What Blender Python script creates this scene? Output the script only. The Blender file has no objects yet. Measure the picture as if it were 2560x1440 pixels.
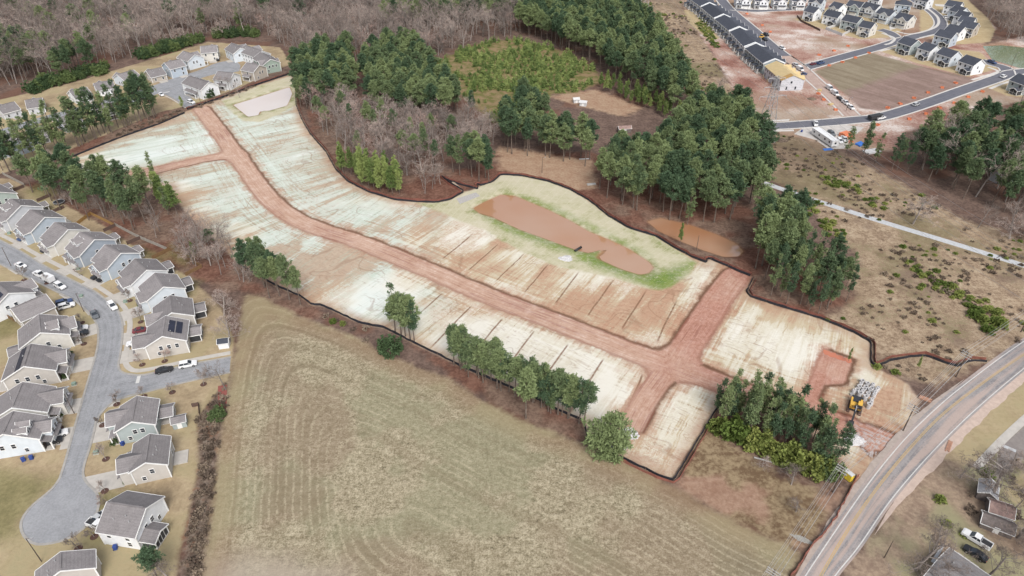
import bpy, math, random
import numpy as np
from mathutils import Vector, Matrix
random.seed(7); RNG = np.random.default_rng(7)
SC = bpy.context.scene
COL = SC.collection
# ------------------------------------------------------------------ camera
CAM_H = 130.0; PITCH = math.radians(35.5); FPX = 1720.0
cam_data = bpy.data.cameras.new('camera')
cam_data.sensor_width = 36.0; cam_data.lens = 36.0 * FPX / 2560.0
cam_data.clip_start = 1.0; cam_data.clip_end = 9000.0
cam = bpy.data.objects.new('camera', cam_data); COL.objects.link(cam)
cam.location = (0, 0, CAM_H); cam.rotation_euler = (math.pi / 2 - PITCH, 0, 0)
SC.camera = cam
# ------------------------------------------------------------------ sky, sun, exposure
SUN_EL = math.radians(48); SUN_AZ = math.radians(166)      # azimuth from +Y towards +X
world = bpy.data.worlds.new('World'); SC.world = world; world.use_nodes = True
wn = world.node_tree.nodes; wl = world.node_tree.links; wn.clear()
sky = wn.new('ShaderNodeTexSky'); sky.sky_type = 'NISHITA'; sky.sun_disc = False
sky.sun_elevation = SUN_EL; sky.sun_rotation = SUN_AZ
sky.air_density = 1.0; sky.dust_density = 4.0; sky.ozone_density = 1.0
hs = wn.new('ShaderNodeHueSaturation'); hs.inputs['Saturation'].default_value = 0.42
bg = wn.new('ShaderNodeBackground'); bg.inputs['Strength'].default_value = 0.13
wo = wn.new('ShaderNodeOutputWorld')
wl.new(sky.outputs[0], hs.inputs['Color']); wl.new(hs.outputs[0], bg.inputs['Color']); wl.new(bg.outputs[0], wo.inputs['Surface'])
sun_data = bpy.data.lights.new('sun', 'SUN'); sun_data.energy = 1.5; sun_data.angle = math.radians(24)
sun_data.color = (1.0, 0.985, 0.965)
sun = bpy.data.objects.new('sun', sun_data); COL.objects.link(sun)
sd_ = Vector((math.sin(SUN_AZ) * math.cos(SUN_EL), math.cos(SUN_AZ) * math.cos(SUN_EL), math.sin(SUN_EL)))
sun.rotation_euler = (-sd_).to_track_quat('-Z', 'Y').to_euler(); sun.location = (0, 0, 300)
SC.view_settings.view_transform = 'Standard'; SC.view_settings.look = 'None'
SC.view_settings.gamma = 1.0; SC.view_settings.use_curve_mapping = False
SC.view_settings.exposure = 0.55
SC.cycles.use_denoising = True; SC.cycles.max_bounces = 5; SC.cycles.diffuse_bounces = 2
SC.cycles.transparent_max_bounces = 6; SC.cycles.caustics_reflective = False; SC.cycles.caustics_refractive = False
KEXP = 1.50   # picture value / albedo of level open ground under this light

# ------------------------------------------------------------------ photo pixel -> place on the ground (or at height z)
CP, SP = math.cos(PITCH), math.sin(PITCH)
def P(x, y, z=0.0):
    u = (x - 1280.0) / FPX; v = (720.0 - y) / FPX
    dx, dy, dz = u, v * SP + CP, v * CP - SP
    t = (z - CAM_H) / dz
    return Vector((dx * t, dy * t, z))
def PP(lst, z=0.0): return [P(x, y, z) for x, y in lst]
def P2(lst): return np.array([P(x, y)[:2] for x, y in lst])

# ------------------------------------------------------------------ colour + node helpers
def lin(c):
    c = c / 255.0
    return c / 12.92 if c <= 0.04045 else ((c + 0.055) / 1.055) ** 2.4
def C(r, g, b, k=None):
    k = KEXP if k is None else k
    return (min(lin(r) / k, .85), min(lin(g) / k, .85), min(lin(b) / k, .85), 1.0)
class G:
    def __init__(s, name, rough=0.9, spec=0.2):
        s.m = bpy.data.materials.new(name); s.m.use_nodes = True
        s.t = s.m.node_tree; s.b = s.t.nodes['Principled BSDF']
        s.b.inputs['Roughness'].default_value = rough
        s.b.inputs['Specular IOR Level'].default_value = spec
        s.geo = None
    def n(s, ty): return s.t.nodes.new(ty)
    def put(s, sock, v):
        if hasattr(v, 'is_linked') or isinstance(v, bpy.types.NodeSocket): s.t.links.new(v, sock)
        elif isinstance(v, tuple) and sock.type == 'VECTOR': sock.default_value = v[:3]
        else: sock.default_value = v
    def attr(s, name):
        a = s.n('ShaderNodeAttribute'); a.attribute_name = name; return a.outputs['Fac']
    def pos(s):
        if s.geo is None: s.geo = s.n('ShaderNodeNewGeometry')
        return s.geo.outputs['Position']
    def obj(s): return s.n('ShaderNodeTexCoord').outputs['Object']
    def rnd(s): return s.n('ShaderNodeObjectInfo').outputs['Random']
    def mt(s, op, a, b=0.0, c=0.0):
        m = s.n('ShaderNodeMath'); m.operation = op
        s.put(m.inputs[0], a); s.put(m.inputs[1], b)
        if op in ('MULTIPLY_ADD', 'COMPARE', 'SMOOTH_MIN'): s.put(m.inputs[2], c)
        return m.outputs[0]
    def add(s, a, b): return s.mt('ADD', a, b)
    def sub(s, a, b): return s.mt('SUBTRACT', a, b)
    def mul(s, a, b): return s.mt('MULTIPLY', a, b)
    def ss(s, a, lo, hi, o0=0.0, o1=1.0):
        m = s.n('ShaderNodeMapRange'); m.interpolation_type = 'SMOOTHSTEP'
        s.put(m.inputs[0], a); m.inputs[1].default_value = lo; m.inputs[2].default_value = hi
        m.inputs[3].default_value = o0; m.inputs[4].default_value = o1
        return m.outputs[0]
    def noise(s, vec, scale, detail=4.0, rough=0.6, dist=0.0):
        m = s.n('ShaderNodeTexNoise'); s.put(m.inputs['Vector'], vec)
        m.inputs['Scale'].default_value = scale; m.inputs['Detail'].default_value = detail
        m.inputs['Roughness'].default_value = rough; m.inputs['Distortion'].default_value = dist
        return m.outputs['Fac']
    def vec(s, x, y, z=0.0):
        m = s.n('ShaderNodeCombineXYZ'); s.put(m.inputs[0], x); s.put(m.inputs[1], y); s.put(m.inputs[2], z)
        return m.outputs[0]
    def mix(s, f, a, b, mode='MIX'):
        m = s.n('ShaderNodeMix'); m.data_type = 'RGBA'; m.blend_type = mode
        s.put(m.inputs[0], f); s.put(m.inputs[6], a); s.put(m.inputs[7], b)
        return m.outputs[2]
    def ramp(s, f, stops):
        m = s.n('ShaderNodeValToRGB'); s.put(m.inputs[0], f); r = m.color_ramp
        while len(r.elements) > 1: r.elements.remove(r.elements[-1])
        r.elements[0].position = stops[0][0]; r.elements[0].color = stops[0][1]
        for p, c in stops[1:]:
            e = r.elements.new(p); e.color = c
        return m.outputs[0]
    def scale(s, col, f):
        m = s.n('ShaderNodeVectorMath'); m.operation = 'SCALE'; s.put(m.inputs[0], col); s.put(m.inputs[3], f)
        return m.outputs[0]
    def bump(s, h, dist=0.1, strength=1.0):
        m = s.n('ShaderNodeBump'); m.inputs['Distance'].default_value = dist; m.inputs['Strength'].default_value = strength
        s.put(m.inputs['Height'], h); s.put(s.b.inputs['Normal'], m.outputs[0])
    def out(s, col): s.put(s.b.inputs['Base Color'], col); return s.m
MATS = {}
def plain(name, col, rough=0.7, var=0.12, scale=1.5, spec=0.3, metallic=0.0, objrand=0.0):
    """plain material with mottling so that no surface is one flat value"""
    if name in MATS: return MATS[name]
    g = G(name, rough, spec); g.b.inputs['Metallic'].default_value = metallic
    n = g.noise(g.pos(), scale, 5.0, 0.65)
    f = g.ss(n, 0.25, 0.75, 1.0 - var, 1.0 + var)
    if objrand: f = g.mul(f, g.ss(g.rnd(), 0.0, 1.0, 1.0 - objrand, 1.0 + objrand))
    MATS[name] = g.out(g.scale(col, f)); return MATS[name]

# ------------------------------------------------------------------ object helpers
def link(o, parent=None, **props):
    COL.objects.link(o)
    if parent is not None: o.parent = parent
    for k, v in props.items(): o[k] = v
    return o
def mesh(name, verts, faces, mats, smooth=False, idx=None):
    me = bpy.data.meshes.new(name)
    me.from_pydata([tuple(v) for v in verts], [], faces)
    for m in (mats if isinstance(mats, (list, tuple)) else [mats]): me.materials.append(m)
    if idx is not None: me.polygons.foreach_set('material_index', idx)
    if smooth: me.polygons.foreach_set('use_smooth', [True] * len(me.polygons))
    me.update(); return me
def mo(name, verts, faces, mat, parent=None, smooth=False, **props):
    return link(bpy.data.objects.new(name, mesh(name, verts, faces, mat, smooth)), parent, **props)
def thing(name, label, cat, loc=(0, 0, 0), rz=0.0, group=None, sc=1.0):
    o = bpy.data.objects.new(name, None); o.empty_display_size = 0.5
    o.location = loc; o.rotation_euler = (0, 0, rz); o.scale = (sc, sc, sc)
    link(o); o['label'] = label; o['category'] = cat
    if group: o['group'] = group
    return o
def tag(o, label, cat, group=None):
    o['label'] = label; o['category'] = cat
    if group: o['group'] = group
    return o
UNIT = {}
CUBE_V = [(-.5, -.5, -.5), (.5, -.5, -.5), (.5, .5, -.5), (-.5, .5, -.5), (-.5, -.5, .5), (.5, -.5, .5), (.5, .5, .5), (-.5, .5, .5)]
CUBE_F = [(0, 3, 2, 1), (4, 5, 6, 7), (0, 1, 5, 4), (1, 2, 6, 5), (2, 3, 7, 6), (3, 0, 4, 7)]
def box(name, c, s, mat, parent=None, rz=0.0, rx=0.0, ry=0.0, **props):
    """box part sharing one mesh per material"""
    key = ('cube', mat.name)
    if key not in UNIT: UNIT[key] = mesh(name, CUBE_V, CUBE_F, mat)
    o = bpy.data.objects.new(name, UNIT[key]); o.location = c; o.scale = s; o.rotation_euler = (rx, ry, rz)
    return link(o, parent, **props)
class MB:
    """collects shapes of ONE part"""
    def __init__(s): s.v = []; s.f = []
    def addm(s, v, f):
        o = len(s.v); s.v += [tuple(p) for p in v]; s.f += [tuple(i + o for i in q) for q in f]; return s
    def box(s, c, d, rz=0.0):
        cs, sn = math.cos(rz), math.sin(rz)
        return s.addm([(c[0] + (x * d[0]) * cs - (y * d[1]) * sn, c[1] + (x * d[0]) * sn + (y * d[1]) * cs, c[2] + z * d[2]) for x, y, z in CUBE_V], CUBE_F)
    def tube(s, a, b, r0, r1=None, n=6, caps=True):
        r1 = r0 if r1 is None else r1
        a = Vector(a); b = Vector(b); d = (b - a)
        if d.length < 1e-6: return s
        q = d.to_track_quat('Z', 'Y'); vs = []
        for p, r in ((a, r0), (b, r1)):
            for i in range(n):
                t = 2 * math.pi * i / n
                vs.append(p + q @ Vector((r * math.cos(t), r * math.sin(t), 0)))
        fs = [(i, (i + 1) % n, n + (i + 1) % n, n + i) for i in range(n)]
        if caps: fs += [tuple(range(n - 1, -1, -1)), tuple(range(n, 2 * n))]
        return s.addm(vs, fs)
    def prism(s, prof, y0, y1, axis='y'):
        """profile of (a,z) points extruded along y (or x)"""
        n = len(prof)
        if axis == 'y': v = [(a, y0, z) for a, z in prof] + [(a, y1, z) for a, z in prof]
        else: v = [(y0, a, z) for a, z in prof] + [(y1, a, z) for a, z in prof]
        f = [tuple(range(n)), tuple(range(2 * n - 1, n - 1, -1))] + [(i, n + i, n + (i + 1) % n, (i + 1) % n) for i in range(n)]
        return s.addm(v, f)
    def quad(s, a, b, c, d): return s.addm([a, b, c, d], [(0, 1, 2, 3)])
    def mk(s, name, mat, parent=None, smooth=False, **props): return mo(name, s.v, s.f, mat, parent, smooth, **props)
def resample(pts, n):
    pts = np.array([tuple(p)[:2] for p in pts], float)
    # Catmull-Rom densify, then even arclength
    q = []
    for i in range(len(pts) - 1):
        p0 = pts[max(i - 1, 0)]; p1 = pts[i]; p2 = pts[i + 1]; p3 = pts[min(i + 2, len(pts) - 1)]
        for t in np.linspace(0, 1, 9)[:-1]:
            q.append(.5 * ((2 * p1) + (-p0 + p2) * t + (2 * p0 - 5 * p1 + 4 * p2 - p3) * t * t + (-p0 + 3 * p1 - 3 * p2 + p3) * t ** 3))
    q.append(pts[-1]); q = np.array(q)
    L = np.concatenate([[0], np.cumsum(np.linalg.norm(np.diff(q, axis=0), axis=1))])
    s = np.linspace(0, L[-1], n)
    return np.stack([np.interp(s, L, q[:, 0]), np.interp(s, L, q[:, 1])], 1), L[-1]
# ================================================================== GROUND
SITE = [(465,279),(500,265),(560,245),(640,215),(725,187),(738,195),(740,262),(755,300),(775,335),(815,380),(840,425),(870,455),(920,480),(985,500),(1040,505),(1090,507),(1125,500),(1162,481),(1202,465),(1232,455),(1253,437),(1303,440),(1370,454),(1424,474),(1471,501),(1521,541),(1572,571),(1639,591),(1689,622),(1733,645),(1767,658),(1770,646),(1875,690),(1883,697),(1865,729),(1875,742),(1935,762),(2049,796),(2137,833),(2177,856),(2177,910),(2190,920),(2270,960),(2300,1000),(2275,1060),(2235,1105),(2190,1150),(2135,1215),(2112,1170),(2080,1120),(1990,1062),(1900,1034),(1803,1003),(1766,1062),(1684,1200),(1644,1187),(1550,1141),(1500,1112),(1469,1100),(1459,1054),(1387,1022),(1339,996),(1250,958),(1162,921),(1125,902),(1031,856),(986,832),(960,820),(900,808),(847,783),(806,764),(778,762),(754,742),(690,715),(640,690),(592,655),(550,610),(480,550),(440,500),(425,462),(330,480),(230,480),(160,430),(150,408),(200,385),(300,345),(400,310)]
FIELD = [(612,735),(640,738),(760,795),(870,835),(1000,900),(1130,950),(1200,1000),(1330,1062),(1470,1115),(1560,1155),(1690,1218),(1850,1312),(2010,1385),(1940,1500),(490,1500),(512,1392),(532,1250),(555,1060),(572,960),(592,870)]
BANK = [(1040,507),(1090,507),(1125,500),(1162,481),(1202,465),(1232,455),(1253,437),(1303,440),(1370,454),(1424,474),(1471,501),(1521,541),(1572,571),(1639,591),(1689,622),(1740,655),(1725,690),(1689,709),(1656,726),(1615,722),(1538,695),(1437,675),(1390,665),(1303,628),(1253,601),(1219,578),(1155,554),(1102,531)]
POND = [(1186,518),(1212,504),(1253,486),(1286,489),(1370,524),(1424,551),(1471,578),(1521,598),(1572,622),(1622,655),(1631,667),(1619,679),(1599,682),(1555,669),(1495,642),(1501,632),(1511,620),(1495,622),(1471,628),(1444,622),(1370,595),(1303,571),(1236,541),(1202,531)]
POND2 = [(1622,552),(1652,545),(1720,560),(1790,585),(1840,608),(1856,625),(1845,637),(1810,638),(1760,622),(1700,598),(1650,575)]
POND3 = [(585,260),(625,248),(675,232),(722,217),(728,232),(722,248),(715,262),(672,274),(652,275),(645,285),(621,289)]
POND4 = [(2459,114),(2506,112),(2600,122),(2600,185),(2560,171),(2483,148),(2473,134)]
PUDDLE = [(1375,706),(1400,686),(1420,692),(1414,700),(1396,712)]
PUDDLE2 = [(2058,866),(2142,897),(2136,910),(2048,880)]
PUDDLE3 = [(1760,238),(1790,240),(1812,252),(1800,258),(1768,250)]
LAWN_W = [(-220,430),(30,448),(140,500),(250,560),(370,640),(470,690),(555,770),(585,850),(572,950),(545,1010),(505,1040),(502,1150),(480,1250),(450,1380),(430,1500),(-260,1500)]
LAWN_N = [(-120,275),(40,240),(180,207),(400,142),(520,105),(700,118),(728,160),(590,222),(480,262),(400,280),(290,325),(150,385),(0,435),(-120,460)]
UP = [(1690,-40),(1712,30),(1780,130),(1850,250),(1880,300),(1890,322),(2000,345),(2100,372),(2240,378),(2260,330),(2400,298),(2500,265),(2700,220),(2700,60),(2460,112),(2490,70),(2440,20),(2380,-40)]
UPFIELD = [(2035,178),(2170,130),(2300,165),(2430,195),(2440,212),(2330,248),(2200,278),(2150,270),(2100,225)]
UPLAWN = [[(1985,48),(2080,15),(2280,40),(2240,92),(2150,98),(2050,70)],[(2190,125),(2260,108),(2450,130),(2495,172),(2420,192),(2300,160)],[(2300,-30),(2420,0),(2470,45),(2488,75),(2475,105),(2390,112),(2300,85)],[(1706,25),(1730,25),(1800,95),(1772,101),(1725,60)],[(2460,215),(2560,190),(2640,190),(2640,250),(2520,240)],[(1850,18),(2000,10),(2000,-40),(1850,-40)]]
SCRUB = [(1590,-30),(1690,-30),(1712,30),(1790,150),(1850,260),(1890,322),(2040,352),(2230,445),(2400,545),(2640,620),(2640,850),(2560,850),(2470,905),(2330,960),(2190,920),(2177,856),(2137,833),(2049,796),(2110,770),(2150,650),(1990,480),(1905,440),(1850,330),(1740,250),(1700,170),(1640,90)]
STRAW = [[(1240,380),(1480,380),(1560,420),(1900,520),(1990,600),(2150,740),(2049,796),(1935,762),(1875,742),(1883,697),(1770,646),(1689,622),(1572,571),(1471,501),(1370,454),(1303,440),(1253,437),(1202,465),(1162,481),(1125,500),(1040,505),(920,480),(850,430),(880,390),(1000,440),(1180,420)],
         [(1775,1015),(1900,1034),(1990,1062),(2080,1120),(2112,1170),(2085,1240),(1950,1190),(1755,1080)],
         [(1030,862),(1162,921),(1250,958),(1339,996),(1460,1056),(1468,1108),(1330,1058),(1200,990),(1130,945)],
         [(150,408),(300,345),(465,279),(468,262),(430,268),(290,318),(110,392)],
         [(40,470),(160,420),(300,470),(440,520),(600,640),(640,690),(620,735),(540,720),(380,640),(250,560)],
         [(610,690),(700,740),(778,762),(830,790),(760,800),(640,745),(608,735)],
         [(745,190),(780,330),(850,440),(900,440),(860,340),(800,240)]]
LOT = [(1766,1062),(1850,1130),(1960,1195),(2080,1245),(2110,1215),(2060,1300),(2010,1385),(1850,1312),(1690,1218)]
MEADOW = [(1085,155),(1190,112),(1285,97),(1400,125),(1480,165),(1510,205),(1440,232),(1380,235),(1330,280),(1240,310),(1190,270),(1130,220)]
CLEAR = [[(1245,365),(1330,378),(1480,402),(1490,470),(1440,475),(1370,450),(1290,432),(1250,425)],[(1370,242),(1440,228),(1490,224),(1560,250),(1605,272),(1560,292),(1470,270)]]
SEYARD = [(2050,1500),(2150,1380),(2320,1160),(2460,1010),(2600,900),(2720,900),(2720,1500)]
SELAWN = [[(2345,1140),(2450,1040),(2570,950),(2640,950),(2640,1000),(2520,1080),(2440,1170)],[(2500,1230),(2640,1100),(2640,1300),(2540,1260)]]
SELOT = [(2500,1112),(2640,1000),(2640,1085),(2545,1160),(2480,1215)]
GREEN = [[(-40,1165),(150,1200),(110,1235),(60,1290),(45,1340),(-40,1370)],[(-30,780),(45,790),(60,830),(-30,860)],[(420,700),(500,705),(480,735),(425,740)],[(200,1220),(330,1230),(330,1350),(220,1360)],[(830,1405),(900,1400),(960,1425),(980,1450),(860,1430)],[(425,610),(480,640),(460,665),(420,640)],[(340,615),(415,640),(400,655),(350,640)],[(100,455),(60,480),(100,505),(150,480)]]
DITCH = [(495,1045),(560,960),(572,1000),(545,1080),(528,1250),(505,1440),(500,1500),(440,1500),(470,1330),(500,1180)]
# dirt roads: centre line pixels, half width (m)
ROADS = [([(505,272),(533,307),(570,358),(604,402),(644,459),(691,512),(745,548),(805,573),(900,603),(1058,668),(1224,739),(1410,810),(1590,881),(1690,916),(1797,954),(1933,1006),(2050,1042),(2128,1066),(2200,1100),(2240,1112)], 4.6),
         ([(590,388),(520,395),(450,411),(380,427),(320,438),(290,445)], 3.8),
         ([(1690,905),(1722,855),(1762,795),(1800,737),(1838,688)], 5.2),
         ([(1685,905),(1650,950),(1612,1005),(1582,1060)], 3.8)]
PIT = [(2056,864),(2143,897),(2122,964),(2070,967),(2055,1000),(2120,1045),(2185,1085),(2225,1105),(2180,1150),(2120,1085),(2020,1040),(1985,1012),(2012,972),(2031,920)]
PADS = [[(2152,990),(2245,985),(2265,1030),(2240,1065),(2150,1050)],[(2078,975),(2112,972),(2108,1000),(2065,1008)]]
MINT = [(150,400),(460,270),(740,180),(780,340),(900,470),(1180,560),(1050,600),(1000,700),(1080,720),(1050,820),(940,815),(760,740),(600,640),(440,480)]
LOTLINE = [(1060,640),(1150,575),(1300,632),(1400,672),(1560,706),(1640,738),(1720,760),(1660,860),(1640,930),(1540,1100),(1460,1052),(1130,900),(1040,855),(1050,770)]

def pts_in(poly, gx, gy): return None
def sd_poly(poly, X, Y, cap=25.0):
    p = P2(poly) if not isinstance(poly, np.ndarray) else poly
    out = np.full(X.shape, -cap)
    m = (X > p[:, 0].min() - cap) & (X < p[:, 0].max() + cap) & (Y > p[:, 1].min() - cap) & (Y < p[:, 1].max() + cap)
    x = X[m]; y = Y[m]; d = np.full(x.shape, 1e9); ins = np.zeros(x.shape, bool)
    for i in range(len(p)):
        a = p[i]; b = p[(i + 1) % len(p)]; e = b - a
        t = np.clip(((x - a[0]) * e[0] + (y - a[1]) * e[1]) / (e @ e + 1e-9), 0, 1)
        d = np.minimum(d, (x - a[0] - t * e[0]) ** 2 + (y - a[1] - t * e[1]) ** 2)
        c = (a[1] > y) != (b[1] > y)
        with np.errstate(divide='ignore', invalid='ignore'):
            ins ^= c & (x < (b[0] - a[0]) * (y - a[1]) / (b[1] - a[1] + 1e-12) + a[0])
    d = np.sqrt(d); out[m] = np.where(ins, d, -d)
    return np.clip(out, -cap, 400)
def sd_line(pts, X, Y):
    """unsigned distance, arc position and signed offset to a polyline"""
    D = np.full(X.shape, 1e9); S = np.zeros(X.shape); O = np.zeros(X.shape); L = 0.0
    for i in range(len(pts) - 1):
        a = pts[i]; b = pts[i + 1]; e = b - a; l = math.hypot(*e)
        traw = ((X - a[0]) * e[0] + (Y - a[1]) * e[1]) / (l * l)
        lo = -1e3 if i == 0 else 0.0; hi = 1e3 if i == len(pts) - 2 else 1.0
        t = np.clip(traw, 0, 1); tt = np.clip(traw, lo, hi)
        d = np.hypot(X - a[0] - t * e[0], Y - a[1] - t * e[1])
        m = d < D
        D[m] = d[m]; S[m] = (L + tt * l)[m]; O[m] = ((e[0] * (Y - a[1]) - e[1] * (X - a[0])) / l)[m]
        L += l
    return D, S, O
STEP = 1.3
gx = np.arange(-470, 470 + STEP, STEP); gy = np.arange(62, 650 + STEP, STEP)
X, Y = np.meshgrid(gx, gy); NXg, NYg = len(gx), len(gy)
X = X.ravel(); Y = Y.ravel()
A = {}
def vnoise(x, y, seed, per=256):
    r = np.random.default_rng(seed).random((per, per))
    xi = np.floor(x).astype(int); yi = np.floor(y).astype(int); fx = x - xi; fy = y - yi
    fx = fx * fx * fx * (fx * (fx * 6 - 15) + 10); fy = fy * fy * fy * (fy * (fy * 6 - 15) + 10)
    a = r[yi % per, xi % per]; b = r[yi % per, (xi + 1) % per]; c = r[(yi + 1) % per, xi % per]; d = r[(yi + 1) % per, (xi + 1) % per]
    return (a * (1 - fx) + b * fx) * (1 - fy) + (c * (1 - fx) + d * fx) * fy
def fbm(x, y, seed, octv=4, rough=.6):
    t = 0; w = 1.0; W = 0
    for o in range(octv):
        t = t + w * vnoise(x * 2 ** o + 17.3 * o, y * 2 ** o + 9.1 * o, seed + o); W += w; w *= rough
    return .5 + (t / W - .5) * 1.0
A['n1'] = fbm(X * .014, Y * .014, 11, 4); A['n2'] = fbm(X * .06, Y * .06, 21, 4); A['n2b'] = fbm(X * .04, Y * .04, 31, 4)
A['site'] = sd_poly(SITE, X, Y); A['field'] = sd_poly(FIELD, X, Y); A['bank'] = np.maximum(sd_poly(BANK, X, Y), sd_poly([(556,252),(640,217),(728,190),(737,205),(739,262),(700,285),(650,305),(605,302),(572,272)], X, Y))
def sd_many(l): return np.max([sd_poly(p, X, Y) for p in l], axis=0)
A['lawn'] = np.maximum(sd_many([LAWN_W, LAWN_N]), sd_many(SELAWN + UPLAWN))
A['up'] = sd_poly(UP, X, Y); A['upf'] = sd_poly(UPFIELD, X, Y); A['scrub'] = sd_poly(SCRUB, X, Y)
A['straw'] = sd_many(STRAW); A['lot'] = sd_poly(LOT, X, Y); A['meadow'] = sd_poly(MEADOW, X, Y)
A['clear'] = sd_many(CLEAR); A['seyard'] = sd_poly(SEYARD, X, Y); A['selot'] = sd_poly(SELOT, X, Y)
A['green'] = sd_many(GREEN); A['ditch'] = sd_poly(DITCH, X, Y); A['pads'] = sd_many(PADS)
A['mint'] = sd_poly(MINT, X, Y); A['lotline'] = sd_poly(LOTLINE, X, Y)
A['lawn'] = np.minimum(A['lawn'], -A['ditch'])
dirt = np.full(X.shape, -25.0); rs = np.zeros(X.shape); ro = np.zeros(X.shape)
for i, (ln, hw) in enumerate(ROADS):
    pl, L_ = resample(P2(ln), 60); D, S, O = sd_line(pl, X, Y)
    s = hw - D; m = s > dirt
    k_ = 5.0   # rounded corners where dirt roads meet
    h = np.clip(.5 + .5 * (s - dirt) / k_, 0, 1); new = dirt * (1 - h) + s * h + k_ * h * (1 - h)
    rs[m] = S[m] + i * 37; ro[m] = O[m]; dirt = new
    if i == 0: A['ls'] = S.copy(); A['ld'] = O.copy()
pit = sd_poly(PIT, X, Y); m = pit > dirt
rs[m] = (X * .5 + Y * .86)[m]; ro[m] = (X * .86 - Y * .5)[m]
dirt = np.maximum(dirt, pit); dirt = np.minimum(dirt, np.where(A['pads'] > -25, -A['pads'], 25))
A['dirt'] = np.clip(dirt, -25, 30); A['rs'] = rs; A['ro'] = ro
A['stA'] = fbm(A['ls'] * .17, A['ld'] * .018 + 40, 51, 4)
# mowing rows: distance from the nearest field edge with rounded corners
fp = P2(FIELD); 
def dl(pl): return sd_line(np.array(pl), X, Y)[0]
d1 = dl(np.vstack([fp[0], fp[-1], fp[-2], fp[-3], fp[-4], fp[-5], fp[-6]])); d2 = dl(fp[:13]); d3 = dl(P2([(1050,1470),(900,1425),(700,1395),(512,1392)]))
kk = 6.0; A['fu'] = -kk * np.log(np.exp(-d1 / kk) + np.exp(-d2 / kk) + .5 * np.exp(-(d3 + 25) / kk))
A['rowf'] = fbm(A['fu'] * .8, X * .02 + Y * .02, 61, 3)
pond = np.max([sd_poly(p, X, Y) for p in (POND, POND2, POND3, POND4)], axis=0)
A['pond'] = pond
pud = np.max([sd_poly(p, X, Y) for p in (PUDDLE, PUDDLE2, PUDDLE3)], axis=0)
def sstep(a, lo, hi):
    t = np.clip((a - lo) / (hi - lo), 0, 1); return t * t * (3 - 2 * t)
Z = -0.9 * sstep(pond, -3.5, 3.0) - 0.22 * sstep(A['dirt'], -0.8, 1.2) - 0.10 * sstep(pud, -1.0, 0.8)
Z += 0.5 * sstep(A['ditch'], 0, 3) * -1
A['pond'] = np.maximum(pond, -25)

# ------------------------------------------------ ground material
g = G('ground_cover', 0.95, 0.1)
p = g.pos()
n1 = g.attr('n1'); n2 = g.attr('n2'); n3 = g.noise(p, 0.22, 4, .68); n4 = g.noise(p, 0.9, 3, .7); n5 = g.noise(p, 2.6, 2, .8)
def mask(name, edge=1.0, amp=2.0, off=0.0):
    a = g.add(g.attr(name), g.mul(g.sub(n3, 0.5), amp * 2)); return g.ss(a, -edge + off, edge + off)
def two(a, b, f, lo=.35, hi=.65): return g.mix(g.ss(f, lo, hi), a, b)
nn = g.add(g.mul(n3, .5), g.mul(n4, .5))
# woodland floor
col = two(C(104, 86, 78), C(140, 118, 106), nn, .38, .62)
col = g.mix(g.mul(g.ss(n2, .5, .7), .6), col, C(128, 92, 76))
# scrub of the power line clearing
scr = g.ramp(g.add(g.mul(nn, .75), g.mul(n5, .25)), [(.33, C(88, 74, 64)), (.43, C(146, 124, 104)), (.52, C(182, 160, 134)), (.63, C(212, 194, 168))])
scr = g.mix(g.mul(g.ss(n2, .52, .66), .55), scr, C(132, 112, 100))
scr = g.mix(g.mul(g.ss(g.add(g.mul(g.attr('n2b'), .6), g.mul(n4, .4)), .52, .60), .55), scr, C(124, 118, 84))
scr = g.mix(g.mul(g.ss(g.add(g.mul(n1, .5), g.mul(n4, .5)), .53, .62), .5), scr, C(104, 86, 76))
col = g.mix(mask('scrub', 2, 4), col, scr)
col = g.mix(mask('seyard', 1.5, 3), col, two(two(C(150, 128, 112), C(190, 168, 144), nn), C(168, 162, 128), n2, .45, .62))
stw = g.mix(g.ss(n2, .4, .62), two(C(110, 76, 64), C(146, 110, 94), nn, .38, .64), two(C(112, 90, 78), C(150, 126, 110), nn, .38, .62))
col = g.mix(mask('straw', 1.5, 4), col, stw)
col = g.mix(g.mul(mask('clear', 2, 4), .9), col, two(C(176, 140, 116), C(198, 172, 144), nn))
col = g.mix(mask('lot', 1.5, 3), col, g.mix(g.ss(n2, .46, .6), two(C(156, 122, 102), C(184, 154, 132), nn), two(C(122, 100, 78), C(170, 150, 120), nn, .4, .6)))
col = g.mix(mask('meadow', 2, 4), col, two(C(158, 136, 104), C(120, 118, 72), n3, .42, .6))
# dormant lawn
lw = g.ramp(g.add(g.mul(n2, .45), g.mul(nn, .55)), [(.34, C(150, 132, 108)), (.46, C(178, 158, 128)), (.58, C(202, 183, 150)), (.68, C(192, 179, 146))])
lw = g.mix(g.mul(g.ss(n2, .5, .66), .35), lw, C(150, 142, 98))
col = g.mix(mask('lawn', .8, 1.2), col, lw)
col = g.mix(g.mul(mask('green', 3, 3), .62), col, two(C(108, 112, 66), C(142, 138, 90), nn))
col = g.mix(mask('ditch', 1.5, 5), col, two(two(C(112, 96, 84), C(160, 146, 132), nn, .4, .6), C(146, 112, 92), n3, .5, .62))
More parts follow.
